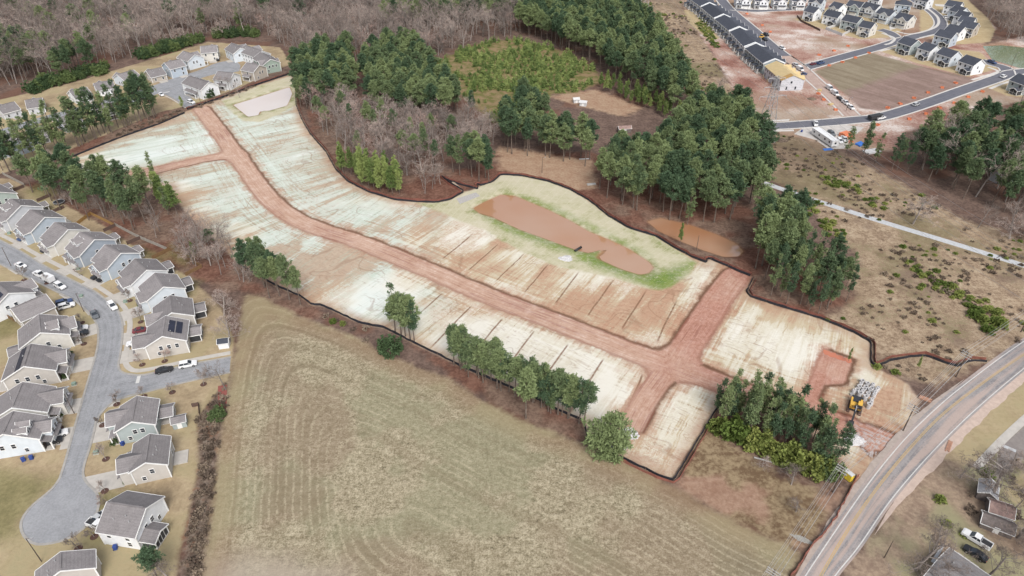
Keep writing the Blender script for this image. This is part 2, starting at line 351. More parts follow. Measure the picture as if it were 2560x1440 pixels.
# upper right building plots
upd = g.ramp(g.add(g.mul(n2, .45), g.add(g.mul(nn, .3), g.mul(n4, .25))), [(.38, C(150, 106, 94)), (.46, C(184, 146, 132)), (.54, C(200, 174, 160)), (.62, C(234, 222, 214))])
upd = g.mix(g.mul(g.ss(n1, .45, .6), .7), upd, C(168, 146, 122))
upl = g.mix(mask('lawn', 1, 1.5), upd, two(C(190, 168, 130), C(206, 188, 152), nn))
col = g.mix(mask('up', 1.5, 2), col, upl)
ust = g.noise(g.vec(g.mul(g.attr('ux'), .18), g.mul(g.attr('uy'), .03)), 1.0, 2, .65)
uf = g.mix(g.ss(g.add(g.attr('ufr'), g.mul(g.sub(n2, .5), 12)), -4, 4), two(C(140, 126, 106), C(166, 154, 132), g.add(g.mul(ust, .5), g.mul(nn, .5)), .36, .64), two(C(142, 120, 110), C(174, 150, 140), g.add(g.mul(ust, .5), g.mul(nn, .5)), .36, .64))
col = g.mix(mask('upf', 1.5, 2), col, uf)
col = g.mix(g.mul(mask('selot', .6, .3), .9), col, two(C(142, 134, 134), C(160, 152, 150), nn))
fine0 = g.add(g.mul(n4, .5), g.mul(n5, .5))
# hay field with mowing rows
fu = g.attr('fu')
wob = g.add(g.mul(g.sub(g.attr('n2b'), .5), 1.6), g.mul(g.sub(n3, .5), .5))
ph = g.mul(g.add(fu, wob), 2 * math.pi / 1.75)
row = g.ss(g.mt('SINE', ph), .25, 1.0)
rowf = g.attr('rowf')
fl = g.ramp(g.add(g.mul(n4, .42), g.add(g.mul(n5, .40), g.mul(n3, .18))), [(.37, C(110, 101, 82)), (.455, C(155, 144, 118)), (.525, C(183, 171, 144)), (.62, C(214, 203, 176))])
fl = g.mix(g.mul(g.ss(n2, .47, .60), .5), fl, C(152, 150, 120))
fl = g.mix(g.mul(g.ss(g.attr('n2b'), .5, .66), .45), fl, C(148, 126, 106))
fl = g.mix(g.mul(g.mul(row, g.mul(g.ss(fine0, .38, .58), g.ss(g.add(g.mul(n2, .5), g.mul(g.attr('n2b'), .5)), .40, .60))), .42), fl, C(216, 204, 174))
tk = g.mul(g.ss(g.mt('ABSOLUTE', g.sub(g.mt('FRACT', g.mul(g.add(fu, wob), 1 / 9.3)), .5)), .06, .02), g.ss(n1, .42, .58))
fl = g.mix(g.mul(tk, .35), fl, C(120, 106, 84))
fl = g.mix(g.mul(g.ss(rowf, .52, .68), .25), fl, C(128, 112, 88))
fl = g.mix(g.mul(g.ss(g.attr('fbare'), -6, 6), .7), fl, two(C(150, 136, 116), C(196, 184, 168), g.attr('n2b'), .42, .58))
fl = g.mix(g.mul(g.ss(fu, 9, 1), .55), fl, two(C(150, 120, 96), C(176, 158, 124), n2))
col = g.mix(mask('field', 1.2, 2), col, fl)
# graded plots: hydro-seeded straw over red clay, streaks run along each plot
ls = g.attr('ls'); ld = g.attr('ld')
stA = g.attr('stA')
stB = g.noise(g.vec(g.mul(ls, .9), g.mul(ld, .05), 3.0), 1.0, 3, .7, .4)
stC = g.noise(g.vec(g.mul(ls, .03), g.mul(ld, .75), 7.0), 1.0, 3, .7, .5)
near = g.ss(g.mt('ABSOLUTE', ld), 20, 7)
st = g.add(g.mul(stA, .55), g.mul(stB, .45))
stm = g.n('ShaderNodeMix'); g.put(stm.inputs[0], g.mul(near, .75)); g.put(stm.inputs[2], st); g.put(stm.inputs[3], g.add(g.mul(stC, .7), g.mul(stB, .3))); st = stm.outputs[0]
st = g.add(g.mul(st, .72), g.add(g.mul(n3, .16), g.mul(n2, .12)))
mint = g.ss(g.add(g.attr('mint'), g.mul(g.sub(n2, .5), 50)), -10, 14)
pale = g.mix(mint, two(C(228, 219, 196), C(244, 239, 224), nn), two(C(214, 223, 208), C(236, 242, 233), nn))
tan = g.mix(mint, C(214, 197, 168), C(206, 202, 184))
clay = two(C(192, 152, 126), C(212, 178, 150), n4)
clayw = g.ss(g.add(g.attr('clayz'), g.mul(g.sub(n2, .5), 36)), -9, 9)
whitew = g.ss(g.add(g.attr('whitez'), g.mul(g.sub(n2, .5), 14)), -3, 4)
fine = g.add(g.mul(n4, .6), g.mul(n5, .4))
stf = g.add(g.add(st, g.mul(g.sub(fine, .5), .16)), g.sub(g.mul(clayw, .11), g.mul(whitew, .10)))
gs = g.mix(g.ss(stf, .475, .555), pale, tan)
gs = g.mix(g.mul(g.ss(g.add(stf, g.mul(g.sub(n1, .5), .20)), .525, .62), g.sub(.9, g.mul(mint, .35))), gs, clay)
gs = g.mix(g.mul(g.ss(g.add(g.mul(stC, .5), g.mul(stB, .5)), .56, .66), .5), gs, C(150, 112, 90))
spill = g.mul(g.ss(g.add(g.attr('dirt'), g.mul(g.sub(g.add(g.mul(n3, .6), g.mul(stB, .4)), .5), 18)), -3.5, .5), .7)
gs = g.mix(spill, gs, two(C(184, 138, 114), C(214, 180, 154), fine, .4, .6))
gs = g.mix(g.mul(g.mul(g.ss(g.attr('n2b'), .52, .64), g.mul(g.ss(fine, .4, .56), g.mul(g.sub(1.0, whitew), g.sub(1.0, g.mul(mint, .6))))), .5), gs, C(196, 154, 126))
gs = g.mix(g.mul(g.ss(stf, .44, .36), .8), gs, g.mix(mint, C(250, 246, 234), C(244, 250, 244)))
grn = g.mul(g.mul(g.ss(stB, .54, .66), mint), .45)
gs = g.mix(grn, gs, C(188, 210, 190))
# thin track and rill lines
def rills(sc, w, seed):
    v = g.n('ShaderNodeVectorMath'); v.operation = 'ADD'; g.put(v.inputs[0], p); v.inputs[1].default_value = (seed, seed * .7, 0)
    q = g.noise(v.outputs[0], sc, 2, .55, .6); return g.ss(g.mt('ABSOLUTE', g.sub(q, .5)), w, w * .25)
trk = g.ss(g.mt('ABSOLUTE', g.sub(g.noise(g.vec(g.mul(ls, .06), g.mul(ld, .30), 1.0), 1.0, 2, .6, 1.2), .5)), .018, .004)
gs = g.mix(g.mul(g.mul(rills(.05, .010, 31.), g.ss(n2, .42, .55)), .38), gs, C(156, 122, 98))
gs = g.mix(g.mul(g.mul(trk, g.ss(n2, .40, .55)), .36), gs, C(160, 126, 102))
# plot boundaries (narrow clay ridges)
lf = g.mt('ABSOLUTE', g.sub(g.mt('FRACT', g.mul(g.add(ls, g.add(g.mul(g.sub(n2, .5), .8), g.mul(ld, .10))), 1 / 11.5)), .5))
ll = g.mul(g.ss(lf, .034, .012), g.ss(g.attr('lotline'), -2, 3))
ll = g.mul(ll, g.ss(g.mt('ABSOLUTE', ld), 7, 9))
gs = g.mix(g.mul(ll, g.ss(n4, .3, .6, .55, .9)), gs, C(140, 104, 82))
gs = g.mix(g.mul(g.ss(g.attr('site'), 5, .5), .65), gs, two(C(176, 132, 108), C(206, 180, 150), n3))
col = g.mix(mask('site', .8, .6), col, gs)
# grassed pond bank with mats
bk = g.ramp(g.add(g.mul(n2, .35), g.add(g.mul(n3, .35), g.mul(fine, .3))), [(.40, C(220, 212, 186)), (.52, C(206, 200, 168)), (.60, C(170, 172, 124)), (.70, C(130, 148, 86))])
mats = g.mt('FRACT', g.mul(g.attr('bx'), 1 / 2.6))
bk = g.mix(g.mul(g.mul(g.ss(mats, .16, .04), g.ss(n4, .38, .58)), .6), bk, C(232, 226, 198))
bk = g.mix(g.mul(g.mul(g.ss(g.add(g.attr('bgreen'), g.mul(g.sub(n3, .5), 8)), -4, 4), g.ss(fine, .30, .52)), .92), bk, two(C(92, 130, 46), C(136, 158, 76), n3))
bk = g.mix(g.mul(g.mul(g.ss(g.attr('pond'), -3.5, -1), g.ss(n3, .4, .6)), .6), bk, C(132, 142, 84))
col = g.mix(mask('bank', 1, 1.5), col, bk)
col = g.mix(g.mul(g.ss(g.attr('pond'), -1.6, .3), .9), col, C(168, 124, 92))
# red clay roads
rs_ = g.attr('rs'); ro_ = g.attr('ro')
r1 = g.noise(g.vec(g.mul(rs_, .035), g.mul(ro_, 1.1)), 1.0, 3, .7, .35)
r2 = g.noise(g.vec(g.mul(rs_, .16), g.mul(ro_, 2.6), 5.0), 1.0, 2, .7, .5)
dt = g.ramp(g.add(g.add(g.mul(r1, .30), g.mul(n3, .22)), g.add(g.mul(r2, .20), g.mul(fine, .28))), [(.36, C(168, 128, 108)), (.45, C(202, 164, 142)), (.53, C(218, 186, 166)), (.63, C(240, 218, 204))])
dt = g.mix(g.mul(g.attr('redz'), g.ss(n2, .3, .6, .35, .75)), dt, two(C(170, 112, 96), C(206, 150, 132), fine))
de = g.attr('dirt')
dt = g.mix(g.mul(g.ss(de, 1.6, .3), .5), dt, C(150, 104, 86))
dt = g.mix(g.mul(g.mul(g.ss(ro_, 2.4, 3.6), g.ss(g.add(de, g.mul(g.sub(n3, .5), 1.2)), 1.5, .5)), .75), dt, C(104, 78, 58))  # brown swale line with the cut bank's shadow painted in, one road edge
wet = g.mul(g.ss(g.attr('n2b'), .52, .62), g.ss(r1, .5, .6))
dt = g.mix(g.mul(wet, .5), dt, C(146, 84, 70))
grav = g.mul(g.ss(g.attr('grav'), -4, 3), g.ss(g.add(g.mul(n4, .5), g.mul(r1, .5)), .47, .56))
dt = g.mix(g.mul(grav, .85), dt, C(206, 200, 198))
col = g.mix(mask('dirt', .6, 1.3), col, dt)
g.bump(n4, .25, .6)
GROUND = g.out(col)
# extra coordinates
pd, _ = resample(P2([(1186,518),(1370,560),(1620,670)]), 12); _, A['bx'], _o = sd_line(pd, X, Y)
A['bgreen'] = sd_many([[(1440,625),(1500,640),(1600,690),(1740,655),(1700,700),(1660,722),(1580,700),(1450,650)],[(1210,540),(1300,575),(1440,625),(1430,632),(1290,588)],[(1300,490),(1470,560),(1620,640),(1600,630),(1400,525)]])
A['grav'] = sd_poly([(2140,1065),(2215,1085),(2235,1110),(2150,1190),(2120,1130)], X, Y)
ua = math.radians(35); A['ux'] = X * math.cos(ua) + Y * math.sin(ua); A['uy'] = -X * math.sin(ua) + Y * math.cos(ua)
A['fbare'] = sd_poly([(490,1392),(700,1402),(860,1440),(900,1500),(480,1500)], X, Y)
A['redz'] = sstep(X, P(1500, 850).x, P(1800, 950).x) * .9
A['clayz'] = sd_many([[(1080,610),(1180,570),(1280,625),(1390,668),(1560,705),(1640,740),(1690,800),(1590,850),(1420,790),(1240,725)],[(740,640),(900,640),(880,700),(780,720)],[(560,240),(470,290),(300,350),(200,390),(420,330)],[(1880,700),(1950,770),(2140,840),(2172,900),(2150,965),(2060,880),(1950,810),(1850,770)],[(2085,930),(2190,922),(2310,990),(2275,1065),(2235,1105),(2130,1070),(2095,1000)],[(1780,870),(1900,950),(2000,980),(1900,990),(1780,930)],[(440,470),(560,600),(620,670),(580,650),(470,540)]])
A['whitez'] = sd_many([[(880,690),(960,680),(1075,728),(1040,800),(950,812),(850,770)],[(180,400),(330,345),(520,300),(545,360),(450,395),(300,425)],[(1110,800),(1230,785),(1420,850),(1600,925),(1570,1010),(1430,1030),(1330,985),(1150,900)],[(1900,800),(2040,830),(2100,900),(1980,960),(1860,860)]])
A['ufr'] = sd_poly([(2110,225),(2310,165),(2460,200),(2440,230),(2200,290),(2130,270)], X, Y)

# ------------------------------------------------ build the sheet, cut into named regions that share edges
iy, ix = np.meshgrid(np.arange(NYg - 1), np.arange(NXg - 1), indexing='ij')
a0 = (iy * NXg + ix).ravel()
quads = np.stack([a0, a0 + 1, a0 + 1 + NXg, a0 + NXg], 1)
fc = {k: A[k][quads].mean(1) for k in ('site', 'field', 'bank', 'lawn', 'dirt', 'scrub', 'straw', 'up', 'meadow')}
cls = np.zeros(len(quads), int)
for i, k in enumerate(['scrub', 'straw', 'meadow', 'up', 'lawn', 'field', 'site', 'bank', 'dirt']):
    cls[fc[k] > 0] = i + 1
RN = ['ground', 'scrub_ground', 'pine_straw_ground', 'sapling_meadow', 'cleared_plots', 'lawn', 'hay_field', 'graded_site', 'pond_bank', 'dirt_road']
def sheet(name, q, extra=None):
    us, inv = np.unique(q, return_inverse=True); inv = inv.reshape(q.shape)
    vx = np.stack([X[us], Y[us], Z[us]], 1); att = {k: v[us] for k, v in A.items()}; fcs = inv
    if extra is not None:
        o = len(vx); vx = np.vstack([vx, extra[0]]); fcs = np.vstack([fcs, np.array(extra[1]) + o])
        for k in att: att[k] = np.concatenate([att[k], np.full(len(extra[0]), -25.0)])
    me = bpy.data.meshes.new(name); me.vertices.add(len(vx)); me.vertices.foreach_set('co', vx.astype(np.float32).ravel())
    nf = len(fcs); me.loops.add(nf * 4); me.loops.foreach_set('vertex_index', fcs.astype(np.int32).ravel())
    me.polygons.add(nf); me.polygons.foreach_set('loop_start', np.arange(nf, dtype=np.int32) * 4)
    me.polygons.foreach_set('use_smooth', np.ones(nf, bool))
    me.update(calc_edges=True); me.materials.append(GROUND)
    for k, v in att.items():
        at = me.attributes.new(k, 'FLOAT', 'POINT'); at.data.foreach_set('value', v.astype(np.float32))
    me.validate()
    return link(bpy.data.objects.new(name, me), kind='structure')
xm, xM, ym, yM = gx[0], gx[-1], gy[0], gy[-1]; F = 6000.0
ev = [(xm, ym, 0), (xM, ym, 0), (xM, yM, 0), (xm, yM, 0), (-F, -F, 0), (F, -F, 0), (F, F, 0), (-F, F, 0)]
ef = [(4, 5, 1, 0), (5, 6, 2, 1), (6, 7, 3, 2), (7, 4, 0, 3)]
for i, nm in enumerate(RN):
    q = quads[cls == i]
    if len(q): sheet(nm, q, (np.array(ev, float), ef) if i == 0 else None)

# ------------------------------------------------ water
def water(name, poly, z, c1, c2, rough=.12):
    gw = G(name + '_water', rough, .5); nz = gw.noise(gw.pos(), .022, 3, .5)
    gw.bump(gw.noise(gw.pos(), .9, 2), .01, .05); gw.b.inputs['Coat Weight'].default_value = 1.0; gw.b.inputs['Coat Roughness'].default_value = .02
    mt_ = gw.out(gw.mix(gw.ss(nz, .35, .65), c1, c2))
    q = P2(poly); c = q.mean(0)
    # sheet slightly larger than the outline so that it meets the bank below the grass
    d = q - c; q = c + d * (1 + 1.0 / np.maximum(np.linalg.norm(d, axis=1), 1))[:, None]
    qs, _ = resample(np.vstack([q, q[:1]]), 70); qs = qs[:-1]
    o = mo(name, [(x, y, z) for x, y in qs], [tuple(range(len(qs)))], mt_); o['kind'] = 'structure'; return o
water('pond_water', POND, -.42, C(198, 148, 112), C(204, 166, 138), .04)
water('pond_water', POND2, -.42, C(188, 136, 100), C(204, 164, 136), .04)
water('pond_water', POND3, -.42, C(244, 226, 214), C(248, 234, 224), .2)
water('pond_water', POND4, -.42, C(112, 134, 88), C(134, 152, 110), .25)
water('puddle_water', PUDDLE, -.28, C(222, 164, 146), C(226, 176, 160), .25)
water('puddle_water', PUDDLE2, -.28, C(220, 134, 100), C(224, 140, 108), .25)
water('puddle_water', PUDDLE3, -.06, C(224, 204, 192), C(230, 212, 200), .25)
# ================================================================== ROADS, KERBS, PAVEMENTS
def asphalt(name, base, light, tracks=True, warm=None):
    g = G(name, .85, .25); p = g.pos()
    n = g.add(g.mul(g.noise(p, .25, 4, .65), .5), g.mul(g.noise(p, 2.0, 4, .7), .5))
    c = g.mix(g.ss(n, .36, .64), base, light)
    if tracks:
        t = g.attr('t'); l = g.attr('l')
        w = g.mt('ABSOLUTE', g.sub(g.mt('FRACT', g.mul(t, 4.0)), .5))      # wheel paths
        sn = g.noise(g.vec(g.mul(t, 9.0), g.mul(l, .03)), 1.0, 4, .6)
        c = g.mix(g.mul(g.ss(w, .16, .38), .34), c, light)
        c = g.mix(g.mul(g.ss(sn, .45, .65), .5), c, light)
        c = g.mix(g.mul(g.ss(sn, .5, .32), .35), c, base)
        if warm: c = g.mix(g.mul(g.ss(g.noise(g.vec(g.mul(t, 5.0), g.mul(l, .02), 4.0), 1.0, 4), .42, .6), .75), c, warm)
        crk = g.noise(p, .35, 2, .5, 1.0)
        c = g.mix(g.mul(g.ss(g.mt('ABSOLUTE', g.sub(crk, .5)), .008, .002), .35), c, base)
    g.bump(n, .02, .3)
    return g.out(c)
M_ASPH_L = asphalt('street_asphalt', C(144, 145, 148), C(178, 179, 182))
M_ASPH_M = asphalt('highway_asphalt', C(134, 132, 134), C(178, 172, 170), True, C(206, 184, 172))
M_ASPH_U = asphalt('new_asphalt', C(104, 106, 116), C(130, 130, 138))
M_ASPH_D = asphalt('dusty_street', C(178, 150, 138), C(208, 186, 174))
M_CONC = plain('concrete', C(208, 202, 194), .85, .10, .6, .2)
M_CONC_N = plain('new_concrete', C(226, 222, 216), .85, .06, .5, .2)
M_KERB = plain('kerb_concrete', C(182, 178, 172), .85, .14, .5, .2)
M_WHITE = plain('road_paint_white', C(228, 226, 222), .7, .12, 1.2)
M_YELL = plain('road_paint_yellow', C(214, 180, 110), .7, .12, 1.2)
M_GRAVEL = plain('gravel', C(196, 192, 188), .95, .22, 2.5)
def ribbon(name, le, re, z, mat, n=80, thick=0.0, px=True, **props):
    a, L = resample(P2(le) if px else le, n); b, _ = resample(P2(re) if px else re, n)
    K = 9; v = []; T = []; Lv = []
    for i in range(n):
        for k in range(K):
            f = k / (K - 1); q = a[i] * (1 - f) + b[i] * f
            v.append((q[0], q[1], z)); T.append(f); Lv.append(L * i / (n - 1))
    fs = []
    for i in range(n - 1):
        for k in range(K - 1):
            j = i * K + k; fs.append((j, j + 1, j + K + 1, j + K))
    # face upward
    e1 = Vector(v[1]) - Vector(v[0]); e2 = Vector(v[K]) - Vector(v[0])
    if e1.cross(e2).z < 0: fs = [tuple(reversed(q)) for q in fs]
    o = mo(name, v, fs, mat, **props); me = o.data
    for nm, arr in (('t', T), ('l', Lv)):
        at = me.attributes.new(nm, 'FLOAT', 'POINT'); at.data.foreach_set('value', np.array(arr, np.float32))
    return o
def strip(name, pts, w, z0, z1, mat, n=None, off=0.0, parent=None, taper=0.0, **props):
    """raised strip (kerb, pavement, painted line) of width w centred on a polyline of world points"""
    pts = np.array([tuple(q)[:2] for q in pts], float)
    L = np.linalg.norm(np.diff(pts, axis=0), axis=1).sum(); n = n or max(2, int(L / 1.5))
    q, _ = resample(pts, n)
    d = np.gradient(q, axis=0); d /= np.linalg.norm(d, axis=1)[:, None] + 1e-9; nr = np.stack([-d[:, 1], d[:, 0]], 1)
    wv = np.full((n, 1), float(w))
    if taper:
        tt = np.linspace(0, 1, n)[:, None]; wv = w * np.clip(np.minimum(tt, 1 - tt) / taper, .02, 1) * (1 + .12 * np.sin(tt * 55) + .08 * np.sin(tt * 131))
    a = q + nr * (off + wv / 2); b = q + nr * (off - wv / 2); v = []
    for i in range(n):
        v += [(a[i][0], a[i][1], z0), (a[i][0], a[i][1], z1), (b[i][0], b[i][1], z1), (b[i][0], b[i][1], z0)]
    f = []
    for i in range(n - 1):
        j = 4 * i
        f += [(j, j + 1, j + 5, j + 4)[::-1], (j + 1, j + 2, j + 6, j + 5)[::-1], (j + 2, j + 3, j + 7, j + 6)[::-1]]
    f += [(0, 1, 2, 3), (4 * n - 4, 4 * n - 1, 4 * n - 2, 4 * n - 3)]
    return mo(name, v, f, mat, parent, **props)
def flat(name, poly, z, mat, px=True, thick=.0, **props):
    q = P2(poly) if px else np.array(poly)
    ar = .5 * sum(q[i][0] * q[(i + 1) % len(q)][1] - q[(i + 1) % len(q)][0] * q[i][1] for i in range(len(q)))
    if ar < 0: q = q[::-1]
    n = len(q); v = [(x, y, z) for x, y in q] + [(x, y, z - .12) for x, y in q]
    f = [tuple(range(n))] + [(i, n + i, n + (i + 1) % n, (i + 1) % n) for i in range(n)]
    return mo(name, v, f, mat, **props)
ST = dict(kind='structure')
# --- two lane road along the right
HL = [(2640,800),(2521,880),(2427,950),(2361,1003),(2284,1075),(2225,1141),(2167,1215),(2089,1327),(2015,1438),(1960,1530)]
HC = [(2640,834),(2560,886),(2462,954),(2361,1032),(2284,1110),(2206,1203),(2128,1312),(2054,1436),(2005,1530)]
HR = [(2640,862),(2560,921),(2459,1006),(2385,1075),(2307,1156),(2225,1253),(2147,1366),(2089,1438),(2030,1530)]
def offs(pts, d, n=60):
    q, _ = resample(pts, n); g_ = np.gradient(q, axis=0); g_ /= np.linalg.norm(g_, axis=1)[:, None]
    return q + np.stack([-g_[:, 1], g_[:, 0]], 1) * d
hl = P2(HL); hr = P2(HR); hc = P2(HC)
ribbon('highway', offs(hl, -.9), offs(hr, .6), .06, M_ASPH_M, 90, px=False, **ST)
M_SHOULD = plain('dusty_shoulder', C(214, 192, 178), .95, .12, .8)
strip('road_shoulder', offs(hr, 1.2)[:48], 3.2, -.05, .045, M_SHOULD, taper=.3, **ST)
strip('road_shoulder', offs(hl, -1.2)[20:], 2.0, -.05, .045, plain('verge_gravel', C(190, 176, 166), .95, .14, .8), taper=.25, **ST)
strip('edge_line', hl, .22, .05, .066, M_WHITE, **ST); strip('edge_line', hr, .22, .05, .066, M_WHITE, **ST)
strip('centre_line', offs(hc, .17), .14, .05, .066, M_YELL, **ST); strip('centre_line', offs(hc, -.17), .14, .05, .066, M_YELL, **ST)
# --- left residential street, side street and turning circle
SL = [(-160,590),(-60,632),(28,674),(136,727),(180,748),(211,772),(240,807),(246,847),(240,885),(230,920),(215,970),(200,1022),(182,1085),(164,1151),(150,1195)]
SR = [(-120,540),(0,600),(42,622),(111,664),(180,700),(236,728),(272,755),(290,767),(305,802),(306,840),(300,890),(285,940),(270,985),(255,1030),(236,1076),(225,1118),(211,1162),(208,1187)]
ribbon('street', SL, SR, .034, M_ASPH_L, 120, **ST)
ribbon('side_street', [(285,940),(315,936),(350,937),(400,927),(475,910),(577,891)], [(262,1022),(295,997),(335,985),(375,977),(475,952),(574,930)], .030, M_ASPH_L, 40, **ST)
flat('street_corner', [(299,890),(295,912),(305,930),(350,937),(330,985),(295,997),(265,1017),(250,1040)], .026, M_ASPH_L, **ST)
CIRC = [(150,1195),(130,1223),(83,1262),(57,1295),(53,1323),(67,1348),(92,1361),(125,1359),(167,1348),(211,1320),(242,1282),(247,1251),(239,1229),(217,1207),(208,1187)]
q_, _ = resample(P2(CIRC), 60)
flat('turning_circle', q_, .040, M_ASPH_L, px=False, **ST)
KW = .55
strip('kerb', P2(SL), KW, -.05, .12, M_KERB, **ST); strip('kerb', P2(SR[:11] + [(296,912),(306,931),(350,938),(400,928),(475,911),(578,892)]), KW, -.05, .12, M_KERB, **ST)
strip('kerb', P2([(576,931),(475,953),(375,978),(297,999),(266,1019),(242,1050),(236,1076),(225,1118),(211,1162),(208,1187)] + CIRC[::-1][1:]), KW, -.05, .12, M_KERB, **ST)
strip('pavement', P2([(-100,535),(0,586),(42,607),(94,637),(167,674),(228,707),(262,728),(295,752),(315,775),(325,805),(322,840),(316,880),(313,902),(322,920),(345,927),(400,918),(475,901),(576,882)]), 1.5, -.05, .07, M_CONC, **ST)
strip('stop_line', P2([(348,940),(343,958)]), .9, .03, .05, M_WHITE, n=4, **ST)
# --- far left cul-de-sac street behind the pine row
ribbon('street', [(300,240),(380,215),(430,197),(500,175),(540,158),(580,152),(600,162),(598,178)], [(330,262),(400,232),(455,213),(520,190),(560,182),(580,182),(590,180),(594,179)], .034, M_ASPH_L, 60, **ST)
ribbon('street', [(400,232),(430,245),(465,268)], [(455,213),(475,240),(490,262)], .038, M_ASPH_L, 24, **ST)
ribbon('street', [(-60,345),(60,305),(180,272),(300,240)], [(-60,362),(60,320),(190,287),(330,258)], .034, M_ASPH_L, 40, **ST)
strip('stop_line', P2([(408,233),(424,229)]), .8, .03, .06, M_WHITE, n=4, **ST)
strip('kerb', P2([(398,234),(430,248),(464,270)]), .7, -.05, .12, M_CONC, **ST)
# --- upper right development streets
def street(name, cl, hw, mat, z=.034, kerbs=True, n=60):
    c = P2(cl); a = offs(c, hw, n); b = offs(c, -hw, n)
    ribbon(name, a, b, z, mat, n, px=False, **ST)
    if kerbs:
        for s in (a, b): strip('kerb', s, .9, -.05, .12, M_CONC_N, **ST)
street('street', [(1795,-12),(1822,22),(1880,72),(1938,122),(1975,150),(2000,168)], 4.2, M_ASPH_U)
street('dusty_street', [(1960,140),(2000,168),(2040,205),(2090,250),(2130,290)], 4.4, M_ASPH_D, .042)
street('street', [(2010,170),(2053,158),(2120,139),(2190,120),(2250,101),(2300,88),(2338,77),(2352,60),(2340,38),(2310,15),(2270,-10)], 4.2, M_ASPH_U, .038, n=80)
street('street', [(1828,22),(1880,27),(1950,24),(2015,23),(2060,28)], 4.0, M_ASPH_U, .030)
street('street', [(2250,101),(2225,82),(2200,74)], 3.8, M_ASPH_U, .030, n=20)
street('street', [(1884,317),(1960,314),(2060,307),(2137,300),(2204,292),(2305,262),(2400,228),(2496,195),(2530,182),(2600,175)], 4.2, M_ASPH_U, .038, n=80)
street('street', [(2520,185),(2512,170),(2480,160),(2450,150)], 3.8, M_ASPH_U, .030, n=20)
flat('pavement_end', [(1871,304),(1893,330),(1985,328),(1984,324),(1900,327),(1882,306),(1972,302),(1974,298)], .07, M_CONC_N, **ST)
for pl in ([(2212,112),(2228,107),(2235,95),(2205,83)], [(2320,22),(2345,45),(2338,68),(2280,85),(2240,78)], [(2200,128),(2245,117),(2270,108)], [(2430,200),(2480,185),(2495,178),(2470,168)], [(2475,222),(2510,208),(2560,195)], [(1838,18),(1900,24),(2000,18)], [(2360,20),(2380,55),(2375,75),(2300,95)]):
    strip('pavement', P2(pl), 1.8, -.05, .09, M_CONC_N, **ST)
# gravel track below the power line and other gravel
strip('gravel_track', P2([(1895,452),(1915,459),(2036,500),(2204,554),(2372,605),(2560,664),(2680,704)]), 3.2, -.05, .03, plain('track_gravel', C(208, 210, 212), .95, .16, 1.2), n=80, **ST)
flat('gravel_yard', [(1985,335),(2010,318),(2110,312),(2160,318),(2130,345),(2110,372),(2070,372),(2040,350)], .02, plain('yard_gravel', C(214, 208, 202), .95, .14, .5), **ST)
flat('rock_apron', [(1141,497),(1150,510),(1200,490),(1190,481)], .05, M_GRAVEL, **ST)
# south east yard path
strip('concrete_path', P2([(2620,1000),(2562,1048),(2503,1103),(2440,1170)]), 1.9, -.05, .05, M_CONC, **ST)
strip('gravel_path', P2([(2495,1109),(2520,1120),(2540,1128)]), 1.0, -.05, .04, plain('track_gravel', C(208, 210, 212)), **ST)
strip('farm_ford', P2([(1972,1334),(1990,1342),(2010,1350),(2040,1362)]), 1.5, -.05, .03, plain('dull_gravel', C(172, 168, 160), .95, .25, 2.5), taper=.4, n=24, **ST)
# ================================================================== HOUSES
def siding(name, col):
    if name in MATS: return MATS[name]
    g = G(name, .75, .25); p = g.obj()
    sx = g.n('ShaderNodeSeparateXYZ'); g.put(sx.inputs[0], p)
    w = g.mt('FRACT', g.mul(sx.outputs[2], 1 / .22))
    n = g.noise(p, .8, 4, .65); c = g.scale(col, g.ss(n, .25, .75, .93, 1.05))
    c = g.mix(g.mul(g.ss(w, .22, .0), .18), c, (0.05, 0.05, 0.06, 1))
    MATS[name] = g.out(c); return MATS[name]
def shingle(name, col, var=.2):
    if name in MATS: return MATS[name]
    g = G(name, .92, .15); p = g.pos()
    n = g.add(g.mul(g.noise(p, .5, 4, .7), .5), g.mul(g.noise(p, 4.0, 3, .7), .5))
    sx = g.n('ShaderNodeSeparateXYZ'); g.put(sx.inputs[0], p)
    w = g.mt('FRACT', g.mul(sx.outputs[2], 1 / .30))
    f = g.mul(g.ss(n, .3, .7, 1 - var, 1 + var), g.ss(g.rnd(), 0, 1, .9, 1.1))
    c = g.scale(col, f); c = g.mix(g.mul(g.ss(w, .3, 0), .2), c, (.03, .03, .03, 1))
    g.bump(n, .03, .4); MATS[name] = g.out(c); return MATS[name]
M_ROOF = shingle('brown_shingle', C(150, 145, 145)); M_ROOFD = shingle('dark_shingle', C(84, 88, 98))
M_TRIM = plain('white_trim', C(226, 226, 224, 1.05), .6, .05, .5)
M_GDOOR = plain('garage_door_white', C(222, 222, 220, 1.05), .6, .05, .5)
M_GLASS = plain('window_glass', C(58, 64, 74), .12, .25, .3, .6)
M_DOOR = plain('front_door', C(84, 74, 70), .5, .1)
M_METAL = plain('vent_metal', C(190, 190, 190), .5, .1)
M_SOLAR = plain('solar_cell', C(46, 48, 66), .2, .15, .4, .6)
M_SCREEN = plain('porch_screen', C(72, 74, 78), .6, .2, .6)
M_SLAB = M_CONC
WALLC = {k: siding('siding_' + k, C(*v, .98)) for k, v in dict(white=(216,218,220), cream=(200,197,190), beige=(182,177,171), blue=(170,180,190), paleblue=(198,205,211), greyblue=(152,160,170), grey=(184,186,190), greygreen=(156,165,165), green=(166,178,172), sage=(146,160,150), tan=(172,164,154), stone=(170,150,136)).items()}
WINC = {}
_dz = [.010]
def DRZ():
    _dz[0] += .0004; return _dz[0]
